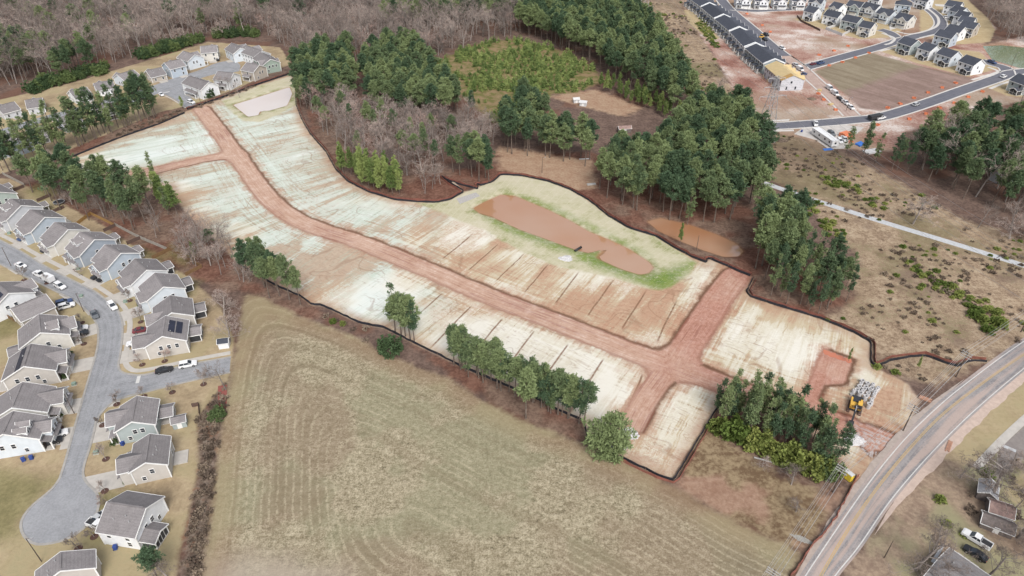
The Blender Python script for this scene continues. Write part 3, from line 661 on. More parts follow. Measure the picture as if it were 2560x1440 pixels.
def window(parent, pos, rz, w=.95, h=1.45, frame=True):
    k = (w, h)
    if k not in WINC:
        pm = MB().box((0, 0, 0), (w, .06, h)); fm = MB(); t = .11
        for s in (-1, 1):
            fm.box((s * (w / 2 + t / 2), -.01, 0), (t, .10, h + 2 * t)); fm.box((0, -.01, s * (h / 2 + t / 2)), (w, .10, t))
        fm.box((0, -.035, 0), (w, .03, .05))
        WINC[k] = (mesh('window', pm.v, pm.f, M_GLASS), mesh('frame', fm.v, fm.f, M_TRIM))
    o = bpy.data.objects.new('window', WINC[k][0]); o.location = pos; o.rotation_euler = (0, 0, rz); link(o, parent)
    if frame: link(bpy.data.objects.new('frame', WINC[k][1]), o)
    return o
def gable_roof(name, L, W, he, hr, mat, parent, ov=.4, og=.35, th=.2, axis='x', off=(0, 0), trim=True, x0=None, x1=None):
    """two sloping slabs over a span W; ridge along axis from x0 to x1"""
    x0 = -L / 2 - og if x0 is None else x0; x1 = L / 2 + og if x1 is None else x1
    k = (hr - he) / (W / 2); ye = W / 2 + ov; ze = he - k * ov
    prof = [(-ye, ze), (0, hr), (ye, ze), (ye, ze + th), (0, hr + th), (-ye, ze + th)]
    def tr(v): return [((x if axis == 'x' else y) + off[0], (y if axis == 'x' else x) + off[1], z) for x, y, z in v]
    m = MB(); n = 6
    v = tr([(x0, a, z) for a, z in prof] + [(x1, a, z) for a, z in prof])
    f = [(i, n + i, n + (i + 1) % n, (i + 1) % n) for i in range(n)] + [(0, 1, 4, 5), (1, 2, 3, 4), (6, 11, 10, 7), (7, 10, 9, 8)]
    m.addm(v, f); r = m.mk(name, mat, parent)
    if trim:
        t = MB(); e = .12
        for xx in (x0 - .03, x1 + .03):
            d = .05
            for s in (-1, 1):
                t.addm(tr([(xx - d, s * ye, ze - .10), (xx + d, s * ye, ze - .10), (xx + d, 0, hr - .10), (xx - d, 0, hr - .10), (xx - d, s * ye, ze + th + .04), (xx + d, s * ye, ze + th + .04), (xx + d, 0, hr + th + .04), (xx - d, 0, hr + th + .04)]), CUBE_F)
        for s in (-1, 1):
            y = s * (ye + .06)
            t.addm(tr([(x0, y - .05, ze - .06), (x1, y - .05, ze - .06), (x1, y + .05, ze - .06), (x0, y + .05, ze - .06), (x0, y - .05, ze + th - .02), (x1, y - .05, ze + th - .02), (x1, y + .05, ze + th - .02), (x0, y + .05, ze + th - .02)]), CUBE_F)
        t.mk('fascia', M_TRIM, r)
    return r
def hip_roof(name, L, W, he, hr, mat, parent, ov=.45):
    x = L / 2 + ov; y = W / 2 + ov; r = max(L / 2 - W / 2, .4); th = .2
    m = MB(); m.addm([(-x, -y, he), (x, -y, he), (x, y, he), (-x, y, he), (-x, -y, he + th), (x, -y, he + th), (x, y, he + th), (-x, y, he + th), (-r, 0, hr + th), (r, 0, hr + th)],
        [(0, 3, 2, 1), (0, 1, 5, 4), (1, 2, 6, 5), (2, 3, 7, 6), (3, 0, 4, 7), (4, 5, 9, 8), (6, 7, 8, 9), (5, 6, 9), (7, 4, 8)])
    r_ = m.mk(name, mat, parent)
    t = MB()
    for s in (-1, 1):
        t.box((0, s * (y + .05), he + .08), (2 * x, .1, .26)); t.box((s * (x + .05), 0, he + .08), (.1, 2 * y + .2, .26))
    t.mk('gutter', M_TRIM, r_); return r_
def house(A_, B_, label, wall='cream', W=12.5, he=4.6, pitch=.52, roof=None, garage=None, porch=True, dormers=0, rear='deck', solar=None, frames=True, fwall=None, hip=False, drive=0.0, wins=2, group=None, ridge_z=None, name='house', front_wins=True, vents=True, back_wins=True, lenx=0.0):
    roof = roof or M_ROOF; hr = he + pitch * W / 2; zr = hr if ridge_z is None else ridge_z
    a = P(*A_, zr); b = P(*B_, zr); d = b - a; L = d.length + lenx; c = (a + b) / 2
    rz = math.atan2(d.y, d.x); wm = WALLC[wall]; fm = WALLC[fwall] if fwall else wm
    h = thing(name, label, 'house', (c.x, c.y, 0), rz, group)
    m = MB()
    if hip: m.box((0, 0, he / 2), (L, W, he))
    else: m.prism([(-W / 2, 0), (W / 2, 0), (W / 2, he), (0, hr - .02), (-W / 2, he)], -L / 2, L / 2, 'x')
    m.mk('wall', wm, h)
    for sx in (-1, 1):
        for sy in (-1, 1): box('corner_board', (sx * (L / 2), sy * (W / 2), he / 2), (.26, .26, he - .02), M_TRIM, h)
    r = (hip_roof if hip else gable_roof)('roof', L, W, he, hr, roof, h)
    sl = (hr - he) / (W / 2)
    if vents:
        for i in range(3):
            vx = RNG.uniform(-L * .35, L * .35); vy = RNG.uniform(.8, W * .3)
            zz = hr + .2 - sl * vy; MB().tube((vx, vy, zz - .2), (vx, vy, zz + .4), .13, n=6).mk('roof_vent', M_METAL, r)
        if not hip: MB().box((0, 0, hr + .24), (L * .92, .42, .12)).mk('ridge_vent', roof, r)
    # gable end and back windows
    two = he > 4
    for s in (-1, 1):
        for i in range(wins):
            y = (i - (wins - 1) / 2) * W * .2 + W * .06
            window(h, (s * (L / 2 + .04), y, he * .72 if two else 1.6), s * math.pi / 2, .9, 1.3, frames)
        if two:
            window(h, (s * (L / 2 + .04), -W * .22, 1.5), s * math.pi / 2, .8, 1.1, frames)
    if back_wins:
        for i in range(max(2, int(L / 3))):
            x = (i + .5) / max(2, int(L / 3)) * L - L / 2
            window(h, (x, W / 2 + .04, he * .75 if two else 1.6), math.pi, .9, 1.3, frames)
            if two and i != 1: window(h, (x, W / 2 + .04, 1.5), math.pi, .9, 1.3, frames)
    yf = -W / 2
    gw = min(6.2, L * .62); gxo = (L / 2 - gw / 2 - .55) * (1 if garage is None or garage > 0 else -1); gp = abs(garage) if garage else 1.6
    if garage is not None and not hip:
        ge = he * .98 if two else he; gr = min(ge + gw / 2 * pitch * 1.15, hr - .1)
        MB().prism([(gxo - gw / 2, 0), (gxo + gw / 2, 0), (gxo + gw / 2, ge), (gxo, gr - .02), (gxo - gw / 2, ge)], yf - gp, yf + .5).mk('garage_wing', fm, h)
        back = min(yf + (gr - he) / sl + .3, -.1)
        gable_roof('wing_roof', gw, gw, ge, gr, roof, h, .35, .35, .18, 'y', (gxo, 0), True, yf - gp - .35, back)
        gd = box('garage_door', (gxo, yf - gp - .03, 1.1), (gw * .78, .08, 2.15), M_GDOOR, h)
        for i in range(3): box('panel_groove', (gxo, yf - gp - .075, .6 + i * .55), (gw * .76, .02, .05), M_KERB, h)
        if two:
            for s in (-1, 1): window(h, (gxo + s * gw * .2, yf - gp - .04, he * .76), 0, .9, 1.3, frames)
        sh = MB(); sh.addm([(gxo - gw * .46, yf - gp - .9, 2.35), (gxo + gw * .46, yf - gp - .9, 2.35), (gxo + gw * .46, yf - gp, 2.75), (gxo - gw * .46, yf - gp, 2.75), (gxo - gw * .46, yf - gp - .9, 2.47), (gxo + gw * .46, yf - gp - .9, 2.47), (gxo + gw * .46, yf - gp, 2.9), (gxo - gw * .46, yf - gp, 2.9)], CUBE_F); sh.mk('garage_canopy', roof, h)
    if porch and not hip:
        pw = L - gw - .5 if garage is not None else L * .6
        if pw > 1.4:
            px = -math.copysign(1, gxo) * (L / 2 - pw / 2 - .1) if garage is not None else 0
            pd = 1.9
            sh = MB(); z0, z1 = 2.55, 3.25
            sh.addm([(px - pw / 2, yf - pd - .3, z0), (px + pw / 2, yf - pd - .3, z0), (px + pw / 2, yf, z1), (px - pw / 2, yf, z1), (px - pw / 2, yf - pd - .3, z0 + .16), (px + pw / 2, yf - pd - .3, z0 + .16), (px + pw / 2, yf, z1 + .18), (px - pw / 2, yf, z1 + .18)], CUBE_F)
            pr = sh.mk('porch_roof', roof, h)
            MB().box((px, yf - pd - .32, z0 + .02), (pw + .1, .08, .3)).mk('fascia', M_TRIM, pr)
            for s in (-1, 1): box('porch_column', (px + s * (pw / 2 - .2), yf - pd, z0 / 2), (.28, .28, z0), M_TRIM, h)
            box('porch_floor', (px, yf - pd / 2, .12), (pw, pd, .24), M_SLAB, h)
            box('front_door', (px - .3, yf - .03, 1.2), (1.0, .06, 2.1), M_DOOR, h)
            if front_wins: window(h, (px, yf - .04, he * .76 if two else 1.6), 0, .9, 1.3, frames)
    for i in range(dormers):
        dx = -math.copysign(1, gxo) * (L * .02 + i * 2.3); dy = -W * .30
        zb = hr - sl * abs(dy); dh = zb + 1.05
        MB().prism([(dx - .75, zb - .4), (dx + .75, zb - .4), (dx + .75, dh), (dx, dh + .7), (dx - .75, dh)], dy - .6, dy + 1.6).mk('dormer_wall', WALLC['white'], h)
        dr = gable_roof('dormer_roof', 1.5, 1.5, dh, dh + .72, roof, h, .2, .2, .12, 'y', (dx, 0), True, dy - .85, dy + 2.3)
        window(h, (dx, dy - .64, zb + .45), 0, .8, .8, frames)
    yb = W / 2
    if rear == 'deck':
        rx = -L * .15; MB().box((rx, yb + 1.7, .12), (4.2, 3.2, .24)).mk('patio', M_SLAB, h)
    elif rear in ('porch', 'screen'):
        rw, rd = min(4.6, L * .5), 3.2; rx = -L / 2 + rw / 2 + .3
        MB().box((rx, yb + rd / 2, .14), (rw, rd, .28)).mk('rear_porch_floor', M_SLAB, h)
        rr = gable_roof('rear_porch_roof', rw, rw, 2.7, 3.6, roof, h, .3, .3, .16, 'y', (rx, 0), True, yb - .2, yb + rd + .35)
        for sx in (-1, 1):
            box('porch_post', (rx + sx * (rw / 2 - .12), yb + rd - .12, 1.35), (.22, .22, 2.7), M_TRIM, h)
        if rear == 'screen':
            MB().box((rx, yb + rd - .1, 1.45), (rw - .4, .05, 2.3)).mk('porch_screen', M_SCREEN, h)
            for sx in (-1, 1): MB().box((rx + sx * (rw / 2 - .1), yb + rd / 2, 1.45), (.05, rd - .4, 2.3)).mk('porch_screen', M_SCREEN, h)
            m2 = MB(); m2.box((rx, yb + rd - .05, 1.2), (rw - .3, .06, .1)); m2.box((rx, yb + rd - .05, 1.4), (.1, .06, 2.4)); m2.mk('screen_rail', M_TRIM, h)
    if rear == 'end':
        rw, rd = 4.4, 3.4; ry_ = W * .22
        MB().box((-L / 2 - rd / 2, ry_, .14), (rd, rw, .28)).mk('rear_porch_floor', M_SLAB, h)
        gable_roof('rear_porch_roof', rw, rw, 2.5, 3.4, roof, h, .3, .3, .16, 'x', (0, ry_), True, -L / 2 - rd - .35, -L / 2 + .1)
        for sy in (-1, 1):
            box('porch_post', (-L / 2 - rd + .12, ry_ + sy * (rw / 2 - .12), 1.25), (.22, .22, 2.5), M_TRIM, h)
            box('porch_screen', (-L / 2 - rd / 2, ry_ + sy * (rw / 2 - .1), 1.3), (rd - .4, .05, 2.1), M_SCREEN, h)
        box('porch_screen', (-L / 2 - rd + .1, ry_, 1.3), (.05, rw - .4, 2.1), M_SCREEN, h)
        for k in (-1, 0, 1): box('screen_post', (-L / 2 - rd + .06, ry_ + k * rw * .22, 1.3), (.05, .1, 2.3), M_TRIM, h)
    if solar:
        sx0, sy, nc, nr = solar     # start x, side (-1 front, 1 back), columns, rows
        ang = math.atan(sl)
        for i in range(nc):
            for j in range(nr):
                yy = (1.0 + j * 1.75) ; x = sx0 + i * 1.08
                zz = hr + .32 - sl * (yy + .85)
                o = box('solar_panel', (x, sy * (yy + .85) * 1.0, zz), (1.02, 1.65 / 1.0, .06), M_SOLAR, h, rx=-sy * ang)
    if drive:
        q = [(gxo - 2.9, yf - gp), (gxo + 2.9, yf - gp), (gxo + 2.9, yf - gp - drive), (gxo - 2.9, yf - gp - drive)]
        cs, sn = math.cos(rz), math.sin(rz)
        flat('driveway', [(c.x + x * cs - y * sn, c.y + x * sn + y * cs) for x, y in q], DRZ(), M_CONC, px=False, **ST)
    return h
# --- right side of the left street (front towards the street)
NEAR = [
 ((-62,452),(-10,480),'pale green gabled house at the left edge of the photo, nearest the fence corner','green',dict(W=12,garage=2,dormers=0,rear='porch',drive=12)),
 ((26,498),(52,514),'light grey house with three roof dormers, upmost whole house left of the street','grey',dict(W=12.5,garage=1.5,dormers=2,rear='porch',drive=12)),
 ((76,525),(111,543),'blue gabled house next to the dark blue car on its drive','blue',dict(W=12,garage=2.2,rear='deck',drive=12)),
 ((138,557),(169,574),'cream gabled house with two gable windows and a black car on its drive','cream',dict(W=12,garage=2.0,rear='deck',drive=12)),
 ((201,581),(235,599),'blue grey house with roof dormers between the cream and the pale blue house','greyblue',dict(W=12.5,garage=1.5,dormers=2,rear='porch',drive=12)),
 ((264,613),(301,633),'pale blue gabled house with two white gable windows and a back porch','blue',dict(W=11.3,garage=2.2,rear='porch',drive=12)),
 ((338,648),(366,675),'white gabled house beside the fenced yard with the screened back porch','white',dict(W=11.3,garage=2.2,rear='screen',drive=12)),
 ((388,684),(408,717),'white house with two gable windows at the bend of the street','paleblue',dict(W=11,garage=1.8,rear='screen',drive=12)),
 ((425,741),(429,781),'beige house with plain brown roof above the house with roof solar panels','beige',dict(W=10.5,garage=2.0,rear='screen',drive=12)),
 ((414,792),(406,840),'beige corner house with a square of solar panels on its back roof','beige',dict(W=10.6,garage=3.0,rear='screen',drive=12,solar=(-2.6,1,5,2),wins=3)),
 # left side of the street
 ((21,733),(-10,707),'white gabled house at the left edge with a dark solar strip','white',dict(W=12,garage=2,rear='deck',solar=(-3,1,5,1))),
 ((30,772),(112,737),'tan house with one long plain roof slope beside the two parked cars','tan',dict(W=9,garage=None,rear='deck',porch=False)),
 ((101,831),(97,788),'cream house with two roof dormers facing the bend of the street','cream',dict(W=12,garage=2,dormers=2,rear='porch',drive=12)),
 ((60,915),(77,862),'beige house with a long solar strip on its rear roof slope','beige',dict(W=12.2,garage=2.2,rear='deck',solar=(-4.5,1,9,1),drive=12,wins=3)),
 ((31,1018),(56,958),'cream house with a large front gable left of the street corner','cream',dict(W=12.5,garage=3.0,rear='deck',drive=12)),
 ((8,1084),(33,1031),'pale blue grey house with two dormers next to the white and black cars','paleblue',dict(W=12.5,garage=2.0,dormers=2,rear='deck',drive=12)),
 # right of the turning circle street
 ((342,993),(330,1053),'grey green house with a white back porch by the garden shed','greygreen',dict(W=8.6,garage=-2.4,rear='porch',drive=12,wins=2)),
 ((374,1088),(364,1155),'beige gabled house with a long white driveway above the turning circle','beige',dict(W=7.6,garage=2.6,rear='deck',drive=12,wins=1)),
 ((362,1271),(271,1257),'cream two-storey house with a screened back porch beside the turning circle','white',dict(W=10,garage=None,porch=False,rear='end',wins=2,pitch=.56)),
 ((151,1425),(152,1384),'beige house cut off by the bottom edge below the turning circle','beige',dict(W=10,garage=None,porch=False,rear='deck')),
]
for a_, b_, lb, wl_, kw in NEAR: house(a_, b_, lb, wl_, **kw)
# --- far left cul-de-sac beyond the graded plots
FARL = [
 ((541,113),(502,116),'cream two-storey house with balcony porch at the head of the cul-de-sac','cream',dict(garage=-1.2)),
 ((601,120),(580,108),'pale blue house with white front gable right of the balcony house','paleblue',dict(garage=1.5)),
 ((655,128),(613,113),'white house with a large grey gable wall behind the sage green house','white',dict(garage=1.5)),
 ((651,131),(676,148),'sage green gabled house with a dark back deck at the forest edge','sage',dict(garage=1.0,rear='porch',wins=3)),
 ((617,157),(647,163),'tan gabled house standing inside the curve of the cul-de-sac','tan',dict(garage=None,rear='porch')),
 ((545,179),(583,183),'white gabled house behind a bare tree below the cul-de-sac','white',dict(garage=None,rear='porch')),
 ((477,191),(516,205),'cream white house with an L-shaped roof at the street corner by the silt fence','white',dict(garage=None,rear='screen',lenx=3)),
 ((486,137),(459,128),'pale blue house with dark gable and a red car in front','paleblue',dict(garage=1.2)),
 ((450,148),(412,157),'grey blue house with a white car on its drive left of the red car','blue',dict(garage=-1.0)),
 ((403,169),(366,177),'tan single-storey house with a front gable beside the white drive','tan',dict(garage=1.5,he=3.2)),
 ((333,175),(294,187),'pale grey house behind the right end of the pine row','paleblue',dict(garage=1.5,he=3.4)),
 ((279,201),(235,209),'white single-storey house with a blue car in front','white',dict(garage=1.5,he=3.2)),
 ((215,218),(174,228),'white single-storey house beside an open lawn behind the pines','white',dict(garage=1.5,he=3.2)),
 ((104,245),(64,251),'grey single-storey house with two front gables behind the pine row','grey',dict(garage=1.5,he=3.2)),
 ((34,255),(-8,266),'grey roofed house at the far left edge behind the pine row','grey',dict(garage=1.5,he=3.2)),
 ((5,331),(42,345),'pale blue house seen between leaning pines at the left edge','blue',dict(garage=None,rear='porch')),
 ((67,323),(114,312),'brown roofed house behind the left half of the pine row','grey',dict(garage=None,rear='porch',he=3.4)),
 ((144,296),(190,283),'brown roofed house with dark back wall behind the middle of the pine row','greyblue',dict(garage=None,rear='porch',he=3.4)),
 ((238,268),(285,256),'long brown roof seen through the trunks right of the middle of the pine row','tan',dict(garage=None,rear='porch',he=3.4)),
]
for a_, b_, lb, wl_, kw in FARL:
    kw = dict(W=10, he=5.2, frames=True, back_wins=True) | kw
    house(a_, b_, lb, wl_, **kw)
# --- upper right development
UPR = [
 ((2048,20),(2023,14),'white dark-roofed house at the left end of the back row of four','white',{}),
 ((2105,31),(2070,24),'white dark-roofed house second from the left in the back row of four','white',{}),
 ((2154,44),(2116,36),'grey green dark-roofed house inside the white yard fence','greygreen',{}),
 ((2188,57),(2158,51),'cream dark-roofed house at the right end of the row, beside the street corner','cream',{}),
 ((2295,101),(2262,91),'green dark-roofed house at the street junction, first of the row of four','greygreen',{}),
 ((2343,114),(2313,105),'white dark-roofed house second in the row right of the junction','white',{}),
 ((2396,129),(2359,118),'pale grey dark-roofed house third in the row right of the junction','paleblue',{}),
 ((2454,149),(2417,137),'white dark-roofed house nearest the green pond','white',{}),
 ((2585,197),(2547,184),'green dark-roofed house cut by the right edge of the photo','greygreen',{}),
 ((2391,82),(2350,73),'pale blue dark-roofed house lowest of the curved row, back porch facing the pond','blue',{}),
 ((2412,68),(2376,60),'white gabled house second lowest of the curved row above the pond','white',{}),
 ((2446,58),(2409,51),'tan dark-roofed house in the curved row beside the bare wood','tan',{}),
 ((2440,45),(2405,39),'white dark-roofed house fourth from the pond in the curved row','white',{}),
 ((2429,32),(2398,26),'grey dark-roofed house fifth from the pond in the curved row','grey',{}),
 ((2416,20),(2389,13),'pale dark-roofed house sixth from the pond in the curved row','paleblue',{}),
 ((2407,6),(2372,0),'dark-roofed house topmost of the curved row at the top edge','white',{}),
 ((2086,4),(2110,10),'white house with a small dark front gable in the upper middle row','white',dict(garage=1.6)),
 ((2125,0),(2160,6),'grey green house with white front gable in the upper middle row','greygreen',dict(garage=1.6)),
 ((2166,5),(2201,13),'white house with twin front gables in the upper middle row','white',dict(garage=1.6)),
 ((2203,19),(2238,27),'pale blue house with two gables and white garage in the upper middle row','paleblue',dict(garage=1.6)),
 ((2249,31),(2284,39),'cream house with two gables on the inside of the street bend','cream',dict(garage=1.6)),
 ((2282,1),(2243,-3),'pale blue square house with a hipped dark roof at the top edge','blue',dict(hip=True)),
 ((2205,-10),(2180,-14),'white dark-roofed house at the top edge left of the hipped roof','white',{}),
 ((1842,-14),(1878,-13),'white house with front porch and wide drive, leftmost along the top street','white',dict(garage=1.6)),
 ((1888,-12),(1922,-11),'white house second from the left along the top street','white',dict(garage=1.6)),
 ((1935,-12),(1968,-11),'white house third from the left along the top street','white',dict(garage=1.6)),
 ((1981,-11),(2014,-10),'white house fourth from the left along the top street','white',dict(garage=1.6)),
 ((2030,-9),(2062,-4),'pale house at the bend of the top street above the back row','paleblue',dict(garage=1.6)),
 ((2330,-8),(2300,-14),'white house at the top edge right of the street bend','white',{}),
]
for a_, b_, lb, wl_, kw in UPR:
    kw = dict(W=9.5, he=5.6, pitch=.62, roof=M_ROOFD, garage=None, porch=kw.get('garage') is not None, rear='screen', frames=False, vents=False, wins=1) | kw
    house(a_, b_, lb, wl_, **kw)
for pl in ([(1862,22),(1882,22),(1880,12),(1866,12)], [(1905,22),(1925,22),(1922,12),(1908,12)], [(1950,20),(1972,20),(1968,10),(1953,10)], [(1995,20),(2015,20),(2010,10),(1998,10)], [(2140,42),(2160,38),(2168,32),(2150,30)], [(2185,45),(2205,48),(2210,40),(2195,36)], [(2225,75),(2250,68),(2240,58),(2222,62)], [(2310,88),(2345,86),(2360,80),(2330,76)], [(2360,75),(2385,70),(2375,62),(2358,66)], [(2362,52),(2392,50),(2390,44),(2362,46)], [(2355,32),(2388,34),(2385,28),(2352,27)], [(2340,15),(2375,18),(2372,12),(2336,10)]):
    flat('driveway', pl, DRZ(), M_CONC_N, **ST)
# --- terraces
M_OSB = plain('roof_sheathing', C(222, 198, 150), .85, .08, .6); M_WRAP = None
def wrap_mat():
    g = G('house_wrap', .6, .3); p = g.obj(); v = g.n('ShaderNodeSeparateXYZ'); g.put(v.inputs[0], p)
    ln = g.ss(g.mt('ABSOLUTE', g.sub(g.mt('FRACT', g.mul(v.outputs[2], 1 / 1.0)), .5)), .10, .05)
    bl = g.ss(g.noise(g.vec(g.mul(v.outputs[1], .9), g.mul(v.outputs[2], 0.6), g.mul(v.outputs[0], .9)), 1.0, 2), .48, .55)
    return g.out(g.mix(g.mul(g.mul(ln, bl), .55), C(228, 230, 236), C(110, 116, 130)))
M_WRAP = wrap_mat()
def terrace(A_, B_, label, walls, units=4, done=True):
    W, he, pitch = 12.0, 5.8, .42; hr = he + pitch * W / 2
    a = P(*A_, hr); b = P(*B_, hr); d = b - a; L = d.length - .6; c = (a + b) / 2; rz = math.atan2(d.y, d.x)
    h = thing('terrace', label, 'townhouses', (c.x, c.y, 0), rz, 'terraces in the row along the plots')
    u = L / units; wm = M_WRAP if not done else WALLC[walls]; rf = M_ROOFD if done else M_OSB
    MB().prism([(-W / 2, 0), (W / 2, 0), (W / 2, he), (0, hr - .02), (-W / 2, he)], -L / 2, L / 2, 'x').mk('wall', wm, h)
    r = gable_roof('roof', L, W, he, hr, rf, h, trim=done)
    if done:
        fw = MB()
        for s in (-1, 1):
            for t_ in (-1, 1): fw.addm([(s * L / 2 - .18, t_ * (W / 2 + .35), he - .1), (s * L / 2 + .18, t_ * (W / 2 + .35), he - .1), (s * L / 2 + .18, 0, hr - .1), (s * L / 2 - .18, 0, hr - .1), (s * L / 2 - .18, t_ * (W / 2 + .35), he + .45), (s * L / 2 + .18, t_ * (W / 2 + .35), he + .45), (s * L / 2 + .18, 0, hr + .5), (s * L / 2 - .18, 0, hr + .5)], CUBE_F)
        fw.mk('party_wall', WALLC['white'], h)
    for i in range(units):
        x = -L / 2 + (i + .5) * u
        # front gable and its roof
        yf = -W / 2; gw = u * .62; ge = he; gr = ge + gw / 2 * .75
        MB().prism([(x - gw / 2, 0), (x + gw / 2, 0), (x + gw / 2, ge), (x, gr - .02), (x - gw / 2, ge)], yf - 1.2, yf + .4).mk('front_gable', wm, h)
        gable_roof('gable_roof', gw, gw, ge, gr, rf, h, .3, .3, .18, 'y', (x, 0), done, yf - 1.5, min(yf + (gr - he) / pitch + .3, -.1))
        if done:
            box('garage_door', (x, yf - 1.24, 1.1), (2.6, .08, 2.1), M_GDOOR, h)
            window(h, (x, yf - 1.25, 4.4), 0, 1.4, 1.3, False)
            # rear porch
            py = W / 2; pw = u * .55; px = x - u * .12
            pr = MB().addm([(px - pw / 2, py - .1, 3.1), (px + pw / 2, py - .1, 3.1), (px + pw / 2, py + 2.9, 2.6), (px - pw / 2, py + 2.9, 2.6), (px - pw / 2, py - .1, 3.3), (px + pw / 2, py - .1, 3.3), (px + pw / 2, py + 2.9, 2.8), (px - pw / 2, py + 2.9, 2.8)], CUBE_F).mk('porch_roof', rf, h)
            for s in (-1, 1): box('porch_post', (px + s * (pw / 2 - .15), py + 2.7, 1.3), (.28, .28, 2.6), M_TRIM, h)
            box('privacy_wall', (px + pw / 2 + .12, py + 1.3, 1.3), (.12, 2.5, 2.6), M_TRIM, h)
            box('patio', (px, py + 1.6, .1), (pw, 3.0, .2), M_SLAB, h)
        for s in (-.26, .2):
            window(h, (x + s * u, W / 2 + .04, 4.5), math.pi, .95, 1.4, False)
        window(h, (x + .2 * u, W / 2 + .04, 1.5), math.pi, 1.2, 1.9, False)
    for s in (-1, 1):
        window(h, (s * (L / 2 + .04), .3, he * .78), s * math.pi / 2, 1.0, 1.2, False); window(h, (s * (L / 2 + .04), -2.5, 1.4), s * math.pi / 2, .9, 1.6, False)
        window(h, (s * (L / 2 + .04), 2.5, 1.4), s * math.pi / 2, .9, 1.6, False)
    if not done:
        for i in range(4): MB().box((-L / 2 + 1 + i * L / 4, W / 2 + 2.0, 1.2), (.18, .18, 2.4)).mk('porch_post', M_OSB, h)
        ss_ = (hr - he) / (W / 2)
        MB().addm([(-L / 2 - .4, .3, hr - ss_ * .3 + .24), (-L / 2 + 3.2, .3, hr - ss_ * .3 + .24), (-L / 2 + 3.2, W / 2 + .3, he - .13 + .24), (-L / 2 - .4, W / 2 + .3, he - .13 + .24), (-L / 2 - .4, .3, hr - ss_ * .3 + .28), (-L / 2 + 3.2, .3, hr - ss_ * .3 + .28), (-L / 2 + 3.2, W / 2 + .3, he - .13 + .28), (-L / 2 - .4, W / 2 + .3, he - .13 + .28)], CUBE_F).mk('sheathing_patch', plain('raw_osb', C(200, 160, 98), .85, .15), h)
    return h
terrace((1774,7),(1738,-17),'dark-roofed terrace at the top left end of the row','white',4)
terrace((1809,36),(1774,8),'dark-roofed terrace second from the top of the row','white',4)
terrace((1848,67),(1810,37),'dark-roofed terrace third from the top of the row','white',4)
terrace((1888,107),(1849,69),'dark-roofed terrace with yellow loader in front, second from the unfinished one','white',4)
terrace((1938,148),(1889,109),'dark-roofed terrace with grey green end wall beside the unfinished one','greygreen',5)
terrace((1985,189),(1941,153),'unfinished terrace with bare wood roof and white wrap at the row end','white',4,False)
# ================================================================== TREES
def leaf_mat(name, dark, light, hue_var=.25):
    g = G(name, .8, .15); p = g.pos()
    n = g.noise(p, 1.3, 3, .6); f = g.add(g.mul(n, .45), g.mul(g.rnd(), .55))
    c = g.mix(g.ss(f, .3, .72), dark, light)
    d = g.n('ShaderNodeBsdfTranslucent'); g.put(d.inputs[0], g.scale(c, .9))
    mx = g.n('ShaderNodeMixShader'); mx.inputs[0].default_value = .18
    out = g.t.nodes['Material Output']; g.out(c)
    g.t.links.new(g.b.outputs[0], mx.inputs[1]); g.t.links.new(d.outputs[0], mx.inputs[2]); g.t.links.new(mx.outputs[0], out.inputs[0])
    return g.m
M_PINE = leaf_mat('pine_needles', (.080, .130, .072, 1), (.225, .280, .128, 1))
M_PINEY = leaf_mat('young_pine_needles', (.135, .195, .062, 1), (.290, .350, .120, 1))
M_EVER = leaf_mat('evergreen_leaves', (.065, .105, .048, 1), (.150, .200, .075, 1))
M_OLIVE = leaf_mat('shrub_leaves', (.105, .150, .036, 1), (.260, .290, .085, 1))
M_BRUSH = leaf_mat('dry_brush', (.130, .098, .076, 1), (.280, .220, .165, 1))
M_BARK = plain('pine_bark', (.15, .12, .10, 1), .95, .3, 1.0, .1)
M_BARKL = plain('pale_bark', (.25, .22, .20, 1), .95, .25, 1.0, .1, objrand=.25)
M_TWIG = plain('grey_twigs', (.27, .220, .192, 1), .95, .25, .15, .1, objrand=.45)
M_TWIGR = plain('reddish_twigs', (.36, .26, .225, 1), .95, .2, 1.0, .1, objrand=.25)
def tufts(cent, dirs, rad, nq, rng, ln=.56, wd=.17, up=.35):
    """needle tufts: nq narrow quads radiating from each centre"""
    N = len(cent); k = N * nq
    c = np.repeat(cent, nq, 0); d = rng.normal(size=(k, 3)) + np.repeat(dirs, nq, 0) * .6; d[:, 2] += up
    d /= np.linalg.norm(d, axis=1)[:, None]
    r = np.repeat(rad, nq)[:, None]
    s = np.cross(d, rng.normal(size=(k, 3))); s /= np.linalg.norm(s, axis=1)[:, None] + 1e-9
    L = ln * r * rng.uniform(.7, 1.3, (k, 1)); w = wd * r * rng.uniform(.7, 1.3, (k, 1))
    c = c + d * r * rng.uniform(.0, .55, (k, 1))
    v = np.stack([c - s * w * .5, c + s * w * .5, c + d * L * 1.1 + s * w * .7, c + d * L * 1.1 - s * w * .7], 1).reshape(-1, 3)
    return v
def qmesh(name, v, mat):
    n = len(v) // 4; me = bpy.data.meshes.new(name); me.vertices.add(len(v)); me.vertices.foreach_set('co', v.astype(np.float32).ravel())
    me.loops.add(n * 4); me.loops.foreach_set('vertex_index', np.arange(n * 4, dtype=np.int32))
    me.polygons.add(n); me.polygons.foreach_set('loop_start', np.arange(n, dtype=np.int32) * 4)
    me.update(calc_edges=True); me.materials.append(mat); return me
